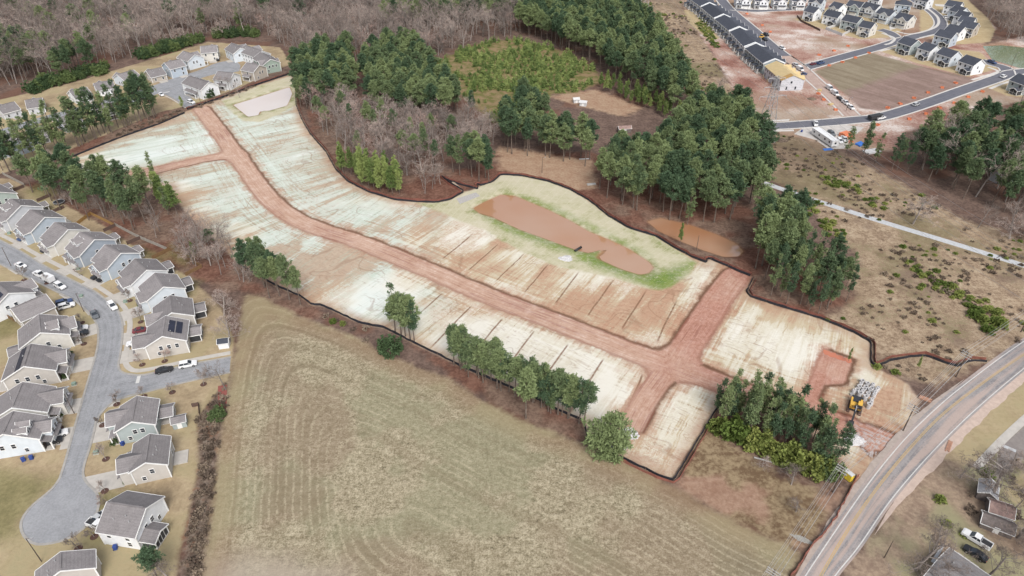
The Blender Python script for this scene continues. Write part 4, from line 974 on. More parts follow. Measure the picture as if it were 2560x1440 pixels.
def pine(seed, H=20.0, base=.52, R=3.6, nb=64, prof='round', sparse=0.0, mat=None, tr=.26, droop=.05, nq=13, tuft=1.0):
    rng = np.random.default_rng(seed); tb = MB(); nseg = 7
    bend = rng.normal(size=2) * .25; path = []
    for i in range(nseg + 1):
        t = i / nseg; path.append(Vector((bend[0] * math.sin(t * 3), bend[1] * math.sin(t * 2.4), H * t * .98)))
    for i in range(nseg): tb.tube(path[i] if i else path[0] - Vector((0, 0, .4)), path[i + 1], tr * (1 - i / nseg * .8), tr * (1 - (i + 1) / nseg * .8), 6, False)
    def at(z):
        t = min(max(z / (H * .98), 0), .999) * nseg; i = int(t); return path[i].lerp(path[i + 1], t - i)
    cs, ds, rs_ = [], [], []
    lob = rng.uniform(.40, 1.25, 7); gap = rng.uniform(0, 1, 3)
    for b in range(nb):
        u = ((b + rng.uniform()) / nb); z = H * (base + (1 - base) * u)
        if rng.uniform() < sparse or (np.abs(gap - u) < .035).any(): continue
        if prof == 'round': r = R * (math.sin(math.pi * (.22 + .74 * u)) ** .8)
        elif prof == 'cone': r = R * (1.05 - u) ** .8
        else: r = R * (.45 + .55 * math.sin(math.pi * u) ) * (1 - .5 * u)
        ang = rng.uniform(0, 2 * math.pi); r *= lob[int(ang / 6.2832 * 7)] * rng.uniform(.65, 1.12)
        p0 = at(z - .8); rise = .28 - droop * 3 * (1 - u) + rng.normal() * .12
        dr = Vector((math.cos(ang), math.sin(ang), rise)); p1 = p0 + dr * r
        tb.tube(p0, p1, .05 + .03 * (1 - u), .02, 3, False)
        nt = 2 + int(r * 1.1)
        for j in range(nt):
            f = .38 + .62 * (j + rng.uniform(.2, .9)) / nt
            q = p0.lerp(p1, min(f, 1.05)); q = q + Vector(rng.normal(size=3) * np.array((.32, .32, .16)) * (.4 + .25 * r))
            cs.append(q[:]); ds.append(dr.normalized()[:]); rs_.append(rng.uniform(.75, 1.2) * tuft)
    for j in range(4): cs.append((at(H * .97) + Vector(rng.normal(size=3) * .35))[:]); ds.append((0, 0, 1)); rs_.append(.9 * tuft)
    v = tufts(np.array(cs), np.array(ds), np.array(rs_), nq, rng)
    return (mesh('trunk', tb.v, tb.f, M_BARK, True), qmesh('crown', v, mat or M_PINE), H)
def bush(seed, H=2.5, R=1.6, n=70, mat=None, nq=12, tuft=.55, flat_=1.0):
    rng = np.random.default_rng(seed); tb = MB()
    d = rng.normal(size=(n, 3)); d[:, 2] = np.abs(d[:, 2]) * .9; d /= np.linalg.norm(d, axis=1)[:, None]
    rr = rng.uniform(.45, 1.0, (n, 1)) ** .6; lob = 1 + .22 * np.sin(3 * np.arctan2(d[:, 1:2], d[:, 0:1]) + seed)
    c = d * rr * np.array((R, R, H * .85)) * lob; c[:, 2] += H * .08
    for i in range(5): tb.tube((0, 0, -.2), c[i] * .7, .06, .02, 4, False)
    return (mesh('stem', tb.v, tb.f, M_BARK, True), qmesh('foliage', tufts(c, d, np.full(n, tuft * rng.uniform(.8, 1.2)), nq, rng, .6, .42), mat or M_EVER), H)
def bare(seed, H=15.0, spread=.55, mat=None, tr=.2, lim=9, low=.3, twig=.055, depth=4, up=.5):
    rng = np.random.default_rng(seed); tb = MB(); tw = []
    M = mat or M_TWIG
    def grow(p, d, L, r, lev):
        segs = 2 if lev < 2 else 1; q = p
        for i in range(segs):
            d = (d + Vector(rng.normal(size=3) * .10)).normalized(); q2 = q + d * L / segs
            r2 = r * .72
            if lev <= 2: tb.tube(q, q2, max(r, .03), max(r2, .022), 4 if lev else 6, False)
            else: tw.append((q, q2, max(r, twig)))
            q = q2; r = r2
        if lev >= depth: return
        k = (4 if lev < 2 else 4) if lev else lim
        for j in range(k):
            if lev == 0: f = low + (1 - low) * (j + rng.uniform()) / k
            else: f = .35 + .65 * (j + rng.uniform()) / k
            b = p.lerp(q, f)
            ax = Vector(rng.normal(size=3)); ax = (ax - ax.dot(d) * d).normalized()
            nd = (d * (1 - spread * (.8 if lev else 1)) + ax * spread + Vector((0, 0, up * .3))).normalized()
            l2 = L * (.50 if lev == 0 else .58) * rng.uniform(.7, 1.15) * ((1.15 - .5 * f) if lev == 0 else 1)
            grow(b, nd, l2, r * (.75 if lev else .6), lev + 1)
    grow(Vector((0, 0, -.3)), Vector((rng.normal() * .04, rng.normal() * .04, 1)).normalized(), H * .78, tr, 0)
    v = []
    for a, b, w in tw:
        d = b - a; s = d.cross(Vector(rng.normal(size=3)))
        if s.length < 1e-5: continue
        s = s.normalized() * w * .5
        v += [a - s, a + s, b + s * .5, b - s * .5]
    return (mesh('trunk', tb.v, tb.f, M_BARKL, True), qmesh('crown', np.array([x[:] for x in v]), M), H)
PINE = [pine(100 + i, 20, .44 + .06 * (i % 3), 3.3 + .3 * (i % 2), 84, ('round', 'rag', 'round')[i % 3], .06, nq=17, tuft=.92) for i in range(6)]
THIN = [pine(130 + i, 20, .34 - .08 * (i % 2), 2.7, 62, 'rag', .15, tr=.22, nq=15, tuft=.85) for i in range(4)]
YOUNG = [pine(150 + i, 12, .32, 2.3, 60, ('rag', 'cone', 'rag')[i], .08, M_PINEY, .13, nq=15, tuft=.8) for i in range(3)]
SAPL = [pine(160 + i, 2.6, .05, 1.1, 26, 'cone', 0, M_PINEY, .05, nq=9, tuft=.62) for i in range(2)]
BROAD = [pine(170, 15, .10, 4.7, 150, 'round', .05, M_PINE, .3, nq=17)]
EVER = [bush(180 + i, 3.2, 2.0, 90, M_EVER) for i in range(2)] + [bush(190 + i, 3.0, 1.9, 90, M_OLIVE) for i in range(2)]
BRUSH = [bush(200 + i, 1.1, 1.0, 16, M_BRUSH, 8, .42) for i in range(2)] + [bush(204, 1.2, 1.0, 24, M_OLIVE, 10, .5)]
BARE = [bare(210 + i, 16, .52, lim=9, low=.42) for i in range(4)]
BARER = [bare(220 + i, 13, .55, M_TWIGR, lim=9, low=.35) for i in range(2)]
OAK = [bare(230 + i, 12, .66, lim=11, low=.22, tr=.3, depth=5, twig=.05) for i in range(2)]
SMALL = [bare(240 + i, 4.5, .5, M_TWIG, .09, 9, .35, .05, 4) for i in range(2)]
SMALLR = [bare(246, 4.5, .5, M_TWIGR, .09, 9, .35, .05, 4)]
PN = {'pine_tree': ('trunk', 'crown'), 'bare_tree': ('trunk', 'crown'), 'shrub': ('stem', 'foliage')}
def tree(var, loc, h, label, cat='tree', group=None, name='pine_tree', rz=None, wide=1.0):
    s = h / var[2]
    t = thing(name, label, cat, (loc[0], loc[1], 0), RNG.uniform(0, 6.28) if rz is None else rz, group)
    t.scale = (s * wide, s * wide, s)
    link(bpy.data.objects.new(var[0].name.split('.')[0], var[0]), t); link(bpy.data.objects.new(var[1].name.split('.')[0], var[1]), t)
    return t
ORD = 'first second third fourth fifth sixth seventh eighth ninth tenth eleventh twelfth thirteenth fourteenth fifteenth sixteenth seventeenth eighteenth nineteenth twentieth'.split()
def ordw(n): return ORD[n - 1] if n <= 20 else ('twenty-' if n < 30 else 'thirty-') + ORD[n % 10 - 1] if n % 10 else 'thirtieth'
def scatter(poly, spacing, nmax=10 ** 6, seed=1, px=True):
    q = P2(poly) if px else np.array(poly); rng = np.random.default_rng(seed)
    lo = q.min(0); hi = q.max(0); cell = spacing
    ny = max(1, int((hi[1] - lo[1]) / cell) + 1); nx = max(1, int((hi[0] - lo[0]) / cell) + 1)
    ii, jj = np.meshgrid(np.arange(nx), np.arange(ny)); x = lo[0] + (ii.ravel() + .5 + rng.uniform(-.42, .42, ii.size) + .5 * (jj.ravel() % 2)) * cell
    y = lo[1] + (jj.ravel() + .5 + rng.uniform(-.42, .42, ii.size)) * cell
    m = sd_poly(q, x, y) > 0; x = x[m]; y = y[m]
    o = rng.permutation(len(x))[:nmax]; return np.stack([x[o], y[o]], 1)
def stand(poly, sp, hs, kinds, label, group, nmax=10 ** 6, seed=1, name='pine_tree', wide=1.0):
    rng = np.random.default_rng(seed + 77); pts = scatter(poly, sp, nmax, seed)
    for x, y in pts:
        tree(kinds[rng.integers(len(kinds))], (x, y), rng.uniform(*hs), label, 'tree', group, name, wide=wide * rng.uniform(.9, 1.12))
    return pts
# --- stands whose trees can be told apart
rowA = P2([(10,428),(64,409),(88,397),(143,374),(172,374),(212,360),(241,348),(274,335),(302,322),(340,309),(366,300),(392,292)])
ra, La = resample(rowA, 39)
for i, (x, y) in enumerate(ra):
    j = RNG.normal(size=2) * (1.2, 2.2)
    tree(THIN[i % 4], (x + j[0], y + j[1]), RNG.uniform(19, 24) if i % 5 else 14, 'tall thin pine, %s from the left in the long row by the far houses' % ordw(i + 1), 'tree', 'pines of the row by the far houses', wide=1.05)
for px_, hh in (((352,304), 21), ((372,300), 23), ((386,297), 22), ((330,312), 16)): tree(PINE[int(px_[0]) % 5], P(*px_), hh, 'dense dark pine at the right end of the long row by the cul-de-sac street', 'tree', 'dense pines ending the row', wide=.8)
stand([(60,478),(170,455),(300,490),(410,535),(430,560),(330,585),(230,555),(130,525)], 5.6, (15, 20), PINE, 'big dark pine in the clump behind the left street houses', 'pines behind the left street houses', 25, 3, wide=1.05)
stand([(60,470),(170,445),(320,500),(440,560),(380,610),(250,560),(130,520)], 8, (7, 11), BARE + OAK, 'bare tree mixed among the dark pines behind the left street', 'bare trees among the dark pines', 16, 4, 'bare_tree')
stand([(400,500),(440,505),(445,545),(410,550)], 4.6, (11, 14), THIN + YOUNG, 'slender pine at the edge of the plots right of the big dark clump', 'slender pines right of the dark clump', 10, 5)
tree(THIN[0], P(388,452), 13, 'lone slim pine standing on the plots beside the left dirt road branch'); tree(YOUNG[1], P(398,462), 6, 'small pine at the foot of the lone slim pine on the plots')
tree(PINE[2], P(530,628), 9, 'round dark pine among bare trees left of the graded plots', wide=1.3); tree(YOUNG[0], P(488,645), 6.5, 'small narrow evergreen left of the round dark pine', wide=.8)
stand([(615,660),(660,690),(705,728),(755,762),(735,772),(680,752),(620,705)], 4.2, (14, 17.5), PINE, 'pine in the clump at the top corner of the hay field', 'pines at the top corner of the hay field', 14, 7)
for i, (q_, hh, k_) in enumerate((((988,829), 17.5, THIN[1]), ((1003,836), 15, PINE[0]), ((1014,840), 16, THIN[2]), ((1026,848), 16, PINE[3]), ((1036,852), 14.5, THIN[0]))):
    tree(k_, P(*q_), hh, ('tallest slim pine of the five by the silt fence' if i == 0 else 'pine in the small group by the silt fence above the hay field'), 'tree', None if i == 0 else 'small pine group by the silt fence', wide=1.2)
tree(EVER[0], P(978,880), 5.6, 'dark olive cedar below the small pine group', 'tree', None, 'shrub')
ee, _ = resample(P2([(1140,915),(1200,940),(1260,968),(1330,1002),(1400,1035),(1455,1060)]), 31)
for i, (x, y) in enumerate(ee):
    j = RNG.normal(size=2) * (.8, 1.0)
    tree((THIN + THIN + PINE)[(i * 5) % 14] if i > 2 else PINE[i], (x + j[0], y + j[1]), RNG.uniform(12.5, 15.5), 'pine in the row along the hay field, %s from the left' % ordw(i + 1), 'tree', 'pine row along the hay field', wide=1.2)
tree(PINE[4], P(1315,1046), 17, 'tallest pine standing in front of the row, pale trunk on the hay field edge', wide=1.25)
tree(BROAD[0], P(1516,1148), 14.5, 'big broad evergreen alone at the lower silt fence by the white stones', wide=1.08)
G_ = stand([(1790,1005),(1900,1040),(1990,1070),(2050,1110),(2092,1170),(2060,1175),(1960,1128),(1850,1088),(1778,1052)], 2.7, (12.5, 16), THIN, 'slender pine in the grove between the graded site and the lower lot', 'pines of the grove by the road', 48, 9, wide=1.0)
for i, q_ in enumerate([(1792,1075),(1812,1083),(1835,1092),(1860,1103),(1885,1112),(1905,1122),(1925,1135),(1948,1143),(1970,1155),(1990,1160),(2012,1170),(2035,1178),(2058,1186),(2075,1186),(2048,1172),(2066,1174)]):
    tree(EVER[2 + i % 2] if i < 12 else EVER[i % 2], P(*q_), 3.4 + .9 * ((i * 7) % 3), 'olive green bush in the hedge below the pine grove, %s from the left' % ordw(i + 1), 'bush', 'bushes below the pine grove', 'shrub')
stand([(1872,640),(1890,570),(1960,560),(2000,640),(1960,690),(1890,690)], 5.4, (18, 21), PINE, 'tall pine in the stand right of the small brown pond', 'tall pines right of the brown pond', 26, 11, wide=1.1)
stand([(1890,700),(1985,660),(2060,655),(2125,715),(2130,780),(2050,790),(1940,758)], 4.2, (12, 16.5), THIN + PINE[:3], 'slim bare-trunked pine above the silt fence left of the scrub field', 'slim pines above the silt fence', 44, 13, wide=.9)
stand([(1485,480),(1540,430),(1640,430),(1780,470),(1900,500),(1895,545),(1790,560),(1640,548),(1540,525)], 5.8, (16, 20), PINE, 'tall pine in the wood above the retention pond', 'pines above the retention pond', 60, 15, wide=1.1)
tree(THIN[3], P(1718,560), 15, 'single slim pine leaning beside the small brown pond'); tree(YOUNG[2], P(1700,612), 9, 'thin dead-looking young pine at the small brown pond', wide=.6)
stand([(1125,428),(1180,420),(1245,438),(1240,462),(1180,455),(1130,450)], 5.0, (16, 20), PINE + THIN[:2], 'tall pine in the clump left of the clearing with the lamp pole', 'pines left of the clearing', 17, 17)
stand([(850,428),(900,438),(1000,466),(1035,492),(960,487),(880,462)], 3.4, (11, 14.5), YOUNG, 'light green young pine along the silt fence left of the retention pond', 'young pines along the silt fence', 34, 19, wide=.9)
tree(PINE[1], P(396,1450), 10, 'open-crowned pine at the bottom edge beside the lowest house', wide=1.35)
tree(YOUNG[0], P(457,272), 6.5, 'small pine at the end of the cul-de-sac street stub'); tree(EVER[0], P(523,243), 4.5, 'dark round evergreen by the corner house at the silt fence', 'bush', None, 'shrub')
tree(EVER[1], P(545,1045), 3.6, 'dark evergreen bush beside the red mulch bed at the field edge', 'bush', None, 'shrub')
tree(EVER[2], P(833,808), 1.6, 'left of two small green bushes below the silt fence', 'bush', None, 'shrub'); tree(EVER[3], P(857,812), 1.5, 'right of two small green bushes below the silt fence', 'bush', None, 'shrub')
for i, q_ in enumerate([(2432,790),(2455,805),(2490,810),(2500,818),(2470,830)]): tree(BRUSH[2], P(*q_), 2.0, 'bright green bush in the scrub near the road', 'bush', 'green bushes near the road', 'shrub')
for i, q_ in enumerate([(2120,905),(2290,925)]): tree(YOUNG[i], P(*q_), 5.0, ('sparse young pine by the silt fence corner near the road' if i else 'sparse sapling at the edge of the red pit'), wide=.55)
for q_, hh in (((800,315), 15), ((818,330), 13), ((925,330), 15), ((940,345), 14), ((1010,400), 14), ((1040,415), 15), ((1065,405), 15), ((1090,420), 13), ((1180,300), 15), ((1080,345), 12), ((960,320), 15), ((985,345), 14), ((880,330), 14), ((860,300), 15), ((1030,360), 13), ((1130,360), 14), ((900,390), 12), ((1060,380), 14)):
    tree(PINE[int(q_[0]) % 6], P(*q_), hh, 'green pine rising among the bare trees between plots and meadow', 'tree', 'pines among the bare trees', wide=1.0)
# --- bare trees one can tell apart
BT = [((2282,560), 12.5, OAK[0], 'wide grey bare tree beside the gravel track'), ((1978,1212), 6.5, OAK[1], 'fuzzy round bare tree on the lower lot by the power line'), ((1990,1280), 4.5, OAK[0], 'smaller pale bare tree below the fuzzy round one'), ((1905,1168), 4.0, OAK[1], 'low bare shrub at the right end of the hedge'),
 ((2475,1255), 15, OAK[0], 'large bare oak spreading over the grey shed'), ((2290,1425), 13, OAK[1], 'large bare tree in front of the grey-roofed house at the bottom'), ((2545,1345), 12, OAK[1], 'bare tree at the lower right edge by the rusty sheds'), ((2520,1290), 11, BARE[0], 'bare tree behind the rusty sheds'), ((2440,1225), 9, BARE[1], 'slim bare tree left of the large oak'), ((2470,1440), 9, OAK[0], 'bare tree over the grey roof at the bottom edge'), ((2400,1195), 6, OAK[1], 'low bare thicket tree beside the concrete path end'), ((2555,1230), 10, OAK[0], 'bare tree at the right edge above the rusty sheds'), ((2530,1180), 8, OAK[1], 'bare tree at the corner of the grey yard'), ((2350,1330), 6, OAK[0], 'small bare tree on the slope below the road'), ((2570,1400), 9, OAK[0], 'bare tree at the right edge near the bottom'),
 ((565,975), 11, BARE[2], 'tall dark bare tree at the end of the side street'), ((575,855), 10, OAK[0], 'grey bushy bare tree behind the shed at the field edge'), ((560,790), 9, OAK[1], 'bare tree above the bushy one at the field edge'), ((600,700), 9, BARE[3], 'bare tree at the top corner of the hay field'), ((420,1445), 7, OAK[1], 'pale bare shrub beside the pine at the bottom edge'), ((600,245), 8, BARE[0], 'bare tree beside the upper pond fence'), ((555,225), 9, BARE[1], 'bare tree in front of the white cul-de-sac house'), ((575,228), 9, BARE[2], 'second bare tree in front of the white cul-de-sac house'),
 ((1795,230), 9, OAK[0], 'bare tree by the pale puddle under the power line')]
for q_, hh, k_, lb in BT: tree(k_, P(*q_), hh, lb, 'tree', None, 'bare_tree', wide=1.15)
SM = [((205,807),'young bare tree in a mulch ring, upper one left of the street bend'),((210,860),'young bare tree in a pale mulch ring between two driveways'),((352,805),'young bare tree beside the silver car drive'),((356,912),'small reddish tree at the street corner by the solar roof house'),((412,903),'reddish bare tree in front of the solar roof house wall'),((292,1011),'young bare tree at the inside corner of the side street'),((360,991),'young bare tree behind the grey green house, nearest the stop line'),((431,981),'young bare tree by the side street above the back porch'),((509,961),'young bare tree near the field end of the side street'),((257,1063),'small bare tree left of the grey green house'),((150,1071),'small bare tree left of the narrow street by the drive'),((265,1148),'bare tree in front of the beige gabled house'),((262,1228),'small bare tree above the turning circle'),((236,1342),'bare tree in an oval bed beside the turning circle'),((196,1372),'bare sapling by the bottom driveway'),((272,1265),'reddish bare tree left of the cream two-storey house'),((200,690),'bare sapling on the verge by the street bend'),((60,700),'bare sapling between the left driveways'),((118,708),'bare sapling beside the trailer'),((325,752),'bare sapling on the strip beside the white house drive')]
for i, (q_, lb) in enumerate(SM):
    red = 'reddish' in lb; tree(SMALLR[0] if red else SMALL[i % 2], P(*q_), 3.6 + (i % 3) * .8, lb, 'tree', None, 'bare_tree')
    c_ = P(*q_); mo('mulch_ring', [(c_.x + .9 * math.cos(t), c_.y + .9 * math.sin(t), .05) for t in np.linspace(0, 6.28, 13)[:-1]], [tuple(range(12))], plain('mulch', C(104, 78, 70), .95, .25, 3), None, **ST)
stand([(440,560),(545,585),(610,660),(630,715),(560,715),(470,660)], 4.2, (8, 12), BARE + OAK, 'grey bare tree in the thicket between the fenced yards and the plots', 'bare trees of the thicket by the fenced yards', 26, 21, 'bare_tree', 1.1)
stand([(120,400),(160,395),(180,410),(110,420)], 4, (4, 6), OAK, 'pale bare shrub at the left end of the pine row', 'bare shrubs at the pine row end', 6, 22, 'bare_tree')
stand([(760,255),(850,275),(920,300),(1130,318),(1190,300),(1240,335),(1235,375),(1120,400),(1100,435),(1020,440),(900,425),(850,385),(800,330)], 6.2, (11, 15), BARE + BARE + BARER + OAK, 'bare grey tree in the wood between the plots and the sapling meadow', 'bare trees between plots and meadow', 150, 23, 'bare_tree', 1.1)
stand([(1040,440),(1110,450),(1120,490),(1060,495)], 5, (8, 11), BARE, 'thin bare tree at the silt fence by the rock apron', 'bare trees by the rock apron', 10, 25, 'bare_tree')
stand([(2440,560),(2540,570),(2640,600),(2640,640),(2540,605),(2450,590)], 7, (9, 12), OAK + BARE, 'bare tree at the forest edge by the gravel track', 'bare trees at the right forest edge', 16, 27, 'bare_tree', 1.2)
# --- forest too far or too dense to tell apart: one object of stuff each, trees set on points
def forest(name, label, cat, pts, hs, kinds, seed, wide=1.0):
    rng = np.random.default_rng(seed); n = len(pts)
    me = bpy.data.meshes.new(name); me.vertices.add(n)
    me.vertices.foreach_set('co', np.column_stack([pts, np.zeros(n)]).astype(np.float32).ravel())
    idx = rng.integers(len(kinds), size=n).astype(np.int32); H0 = np.array([k[2] for k in kinds])
    sc = (rng.uniform(*hs, n) / H0[idx]).astype(np.float32)
    for nm, ty, ar in (('pick', 'INT', idx), ('size', 'FLOAT', sc), ('turn', 'FLOAT', rng.uniform(0, 6.28, n).astype(np.float32))):
        a = me.attributes.new(nm, ty, 'POINT'); a.data.foreach_set('value', ar)
    o = link(bpy.data.objects.new(name, me), kind='stuff'); o['label'] = label; o['category'] = cat
    ng = bpy.data.node_groups.new(name, 'GeometryNodeTree')
    ng.interface.new_socket('Geometry', in_out='INPUT', socket_type='NodeSocketGeometry'); ng.interface.new_socket('Geometry', in_out='OUTPUT', socket_type='NodeSocketGeometry')
    N = ng.nodes; K = ng.links; gi = N.new('NodeGroupInput'); go = N.new('NodeGroupOutput')
    jn = N.new('GeometryNodeJoinGeometry')
    for k in kinds:
        jj = N.new('GeometryNodeJoinGeometry')
        for part in k[:2]:
            oi = N.new('GeometryNodeObjectInfo'); oi.transform_space = 'ORIGINAL'; oi.inputs[0].default_value = SRC[part.name]; oi.inputs['As Instance'].default_value = False
            K.new(oi.outputs['Geometry'], jj.inputs[0])
        ti = N.new('GeometryNodeGeometryToInstance'); K.new(jj.outputs[0], ti.inputs[0]); K.new(ti.outputs[0], jn.inputs[0])
    ip = N.new('GeometryNodeInstanceOnPoints'); ip.inputs['Pick Instance'].default_value = True
    def na(nm, ty):
        q = N.new('GeometryNodeInputNamedAttribute'); q.data_type = ty; q.inputs[0].default_value = nm; return q.outputs[0]
    K.new(gi.outputs[0], ip.inputs['Points']); K.new(jn.outputs[0], ip.inputs['Instance'])
    K.new(na('pick', 'INT'), ip.inputs['Instance Index'])
    cx = N.new('ShaderNodeCombineXYZ'); K.new(na('turn', 'FLOAT'), cx.inputs[2]); K.new(cx.outputs[0], ip.inputs['Rotation'])
    cs = N.new('ShaderNodeCombineXYZ'); sz = na('size', 'FLOAT'); mm = N.new('ShaderNodeMath'); mm.operation = 'MULTIPLY'; mm.inputs[1].default_value = wide; K.new(sz, mm.inputs[0])
    K.new(mm.outputs[0], cs.inputs[0]); K.new(mm.outputs[0], cs.inputs[1]); K.new(sz, cs.inputs[2]); K.new(cs.outputs[0], ip.inputs['Scale'])
    K.new(ip.outputs[0], go.inputs[0])
    md = o.modifiers.new('trees', 'NODES'); md.node_group = ng; return o
SRC = {}
tree(BRUSH[0], P(2330,700), 1.3, 'brown brush clump in the scrub above the road', 'bush', None, 'shrub'); tree(BRUSH[1], P(2280,760), 1.3, 'dark brush clump in the scrub near the silt fence', 'bush', None, 'shrub')
tree(SAPL[0], P(1300,200), 2.6, 'pine sapling in the middle of the green meadow', 'tree', 'saplings in the meadow middle'); tree(SAPL[1], P(1310,210), 2.6, 'pine sapling in the middle of the green meadow', 'tree', 'saplings in the meadow middle')
for o in SC.objects:
    if o.type == 'MESH' and o.data.name not in SRC: SRC[o.data.name] = o
def cat_pts(*l): return np.vstack(l)
FAR_PINES = cat_pts(
 scatter([(730,205),(830,155),(880,165),(905,240),(880,270),(800,285),(750,275)], 6.0, seed=31),
 scatter([(905,200),(960,145),(1040,150),(1070,200),(1130,245),(1160,290),(1110,312),(1000,300),(930,285)], 6.0, seed=32),
 scatter([(1295,85),(1330,45),(1430,30),(1580,45),(1640,110),(1690,190),(1735,290),(1690,302),(1580,232),(1490,172),(1400,125)], 6.2, seed=33),
 scatter([(1245,335),(1310,345),(1420,372),(1490,402),(1480,425),(1340,398),(1245,378)], 5.6, seed=34),
 scatter([(1300,290),(1350,280),(1370,330),(1310,350)], 5.6, seed=39),
 scatter([(1640,400),(1690,350),(1740,300),(1830,300),(1870,350),(1910,430),(1905,490),(1800,460),(1640,425)], 6.0, seed=35),
 scatter([(2230,410),(2330,345),(2450,335),(2560,370),(2660,420),(2660,570),(2560,545),(2430,510),(2330,475)], 8.2, seed=36),
 scatter([(950,70),(1000,20),(1150,-5),(1300,10),(1330,60),(1220,62),(1080,75)], 6.5, seed=37),
 scatter([(400,15),(700,-20),(950,-20),(950,20),(700,25),(430,40)], 9.0, seed=38),
 scatter([(-60,150),(60,120),(120,140),(100,200),(-40,210)], 9.0, seed=40), scatter([(130,175),(220,160),(240,190),(140,205)], 9.0, seed=41))
forest('pine_forest', 'dense dark green pine forest behind the plots and along the right', 'forest', FAR_PINES, (16, 21), PINE, 1, 1.12)
forest('pine_fringe', 'loose slim pines in front of the right hand forest', 'forest', cat_pts(scatter([(2085,395),(2150,392),(2235,415),(2300,445),(2240,430),(2130,410)], 6, seed=42), scatter([(735,235),(752,235),(765,300),(750,300)], 5, seed=43)), (14, 19), THIN, 2)
forest('young_pine_belt', 'belt of light green young pines beside the clearing right of the meadow', 'forest', scatter([(1500,205),(1600,240),(1710,300),(1690,308),(1580,262),(1500,225)], 4.2, seed=44), (6, 10), YOUNG, 3)
WOOD = cat_pts(scatter([(-150,236),(0,218),(200,188),(400,125),(530,92),(690,98),(740,160),(830,148),(880,160),(960,140),(1070,150),(1200,105),(1290,88),(1320,50),(1300,-60),(-150,-60)], 7.6, seed=51))
forest('bare_forest', 'wide grey brown leafless forest across the top left', 'forest', WOOD, (14, 19), BARE + BARE[:2] + OAK[:1] + BARER[:1], 4, 1.15)
forest('pines_in_bare_forest', 'scattered green pines rising out of the leafless forest', 'forest', scatter([(-150,200),(200,150),(420,100),(700,80),(760,120),(760,-50),(-150,-50)], 27, seed=52), (16, 21), PINE, 5, 1.25)
forest('bare_forest', 'leafless forest in the top right corner behind the green pond', 'forest', scatter([(2452,15),(2560,-60),(2720,-60),(2720,125),(2600,118),(2500,104)], 7.4, seed=53), (12, 16), BARE + OAK, 6, 1.15)
forest('bare_forest', 'bare trees along the right edge below the cleared plots', 'forest', scatter([(2530,270),(2660,240),(2660,360),(2560,340)], 7, seed=57), (10, 14), BARE, 16, 1.1)
forest('bare_forest', 'bare grey trees mixed into the right hand pine forest', 'forest', scatter([(2250,420),(2340,360),(2460,350),(2660,430),(2660,590),(2430,520)], 9.5, seed=91), (12, 16), BARE + OAK, 18, 1.15)
forest('evergreen_understory', 'dark evergreen undergrowth along the forest edge behind the far houses', 'undergrowth', cat_pts(scatter([(80,235),(180,205),(260,185),(260,172),(170,190),(80,215)], 3.6, seed=54), scatter([(350,150),(430,128),(500,108),(500,95),(420,112),(350,135)], 3.6, seed=55), scatter([(540,98),(640,92),(640,82),(540,85)], 4.2, seed=56)), (3.5, 6), [EVER[0], EVER[1]], 7, 1.1)
md_p = scatter(MEADOW, 3.0, seed=58)
forest('pine_saplings', 'bright green pine saplings filling the round meadow', 'saplings', md_p[fbm(md_p[:, 0] * .07, md_p[:, 1] * .07, 81, 3) > .40], (1.6, 4.0), SAPL, 8, 1.2)
sc_p = scatter(SCRUB, 3.0, seed=59); k_ = fbm(sc_p[:, 0] * .05, sc_p[:, 1] * .05, 71, 3) + .30 * (np.random.default_rng(5).random(len(sc_p)) - .5)
forest('dry_brush', 'brown dry brush dotted over the power line clearing', 'brush', sc_p[k_ > .535], (.35, 1.0), BRUSH[:2] + BRUSH[:2] + BRUSH[2:], 9, 1.2)
gr = np.vstack([scatter(q, 2.6, seed=60 + i) for i, q in enumerate([[(2240,640),(2300,660),(2420,740),(2520,790),(2540,830),(2440,790),(2330,720)], [(2010,530),(2100,560),(2120,600),(2060,590)], [(2040,440),(2110,450),(2150,480),(2060,465)], [(2130,470),(2190,500),(2180,520)], [(1760,30),(1800,120),(1780,120),(1740,60)], [(1990,480),(2060,510),(2040,540)]])])
forest('green_brush', 'yellow green low shrubs in patches under the power line', 'brush', gr, (.6, 1.3), [BRUSH[2]], 10, 1.2)
forest('ditch_brush', 'rusty brown weeds along the ditch between houses and hay field', 'brush', np.vstack([scatter(DITCH, 1.7, seed=63), scatter([(780,770),(960,830),(980,880),(1130,930),(1100,930),(960,880),(830,810)], 4.0, seed=64), scatter([(470,280),(520,262),(640,218),(640,210),(470,270)], 2.5, seed=65), scatter([(290,345),(460,285),(455,275),(290,330)], 2.5, seed=66)]), (.5, 1.2), BRUSH[:2], 11, 1.1)
forest('yard_brush', 'low weeds and brush around the sheds at the lower right', 'brush', scatter([(2300,1250),(2480,1180),(2640,1100),(2640,1440),(2500,1300),(2330,1400)], 5.5, seed=67), (.5, 1.4), BRUSH, 12, 1.1)
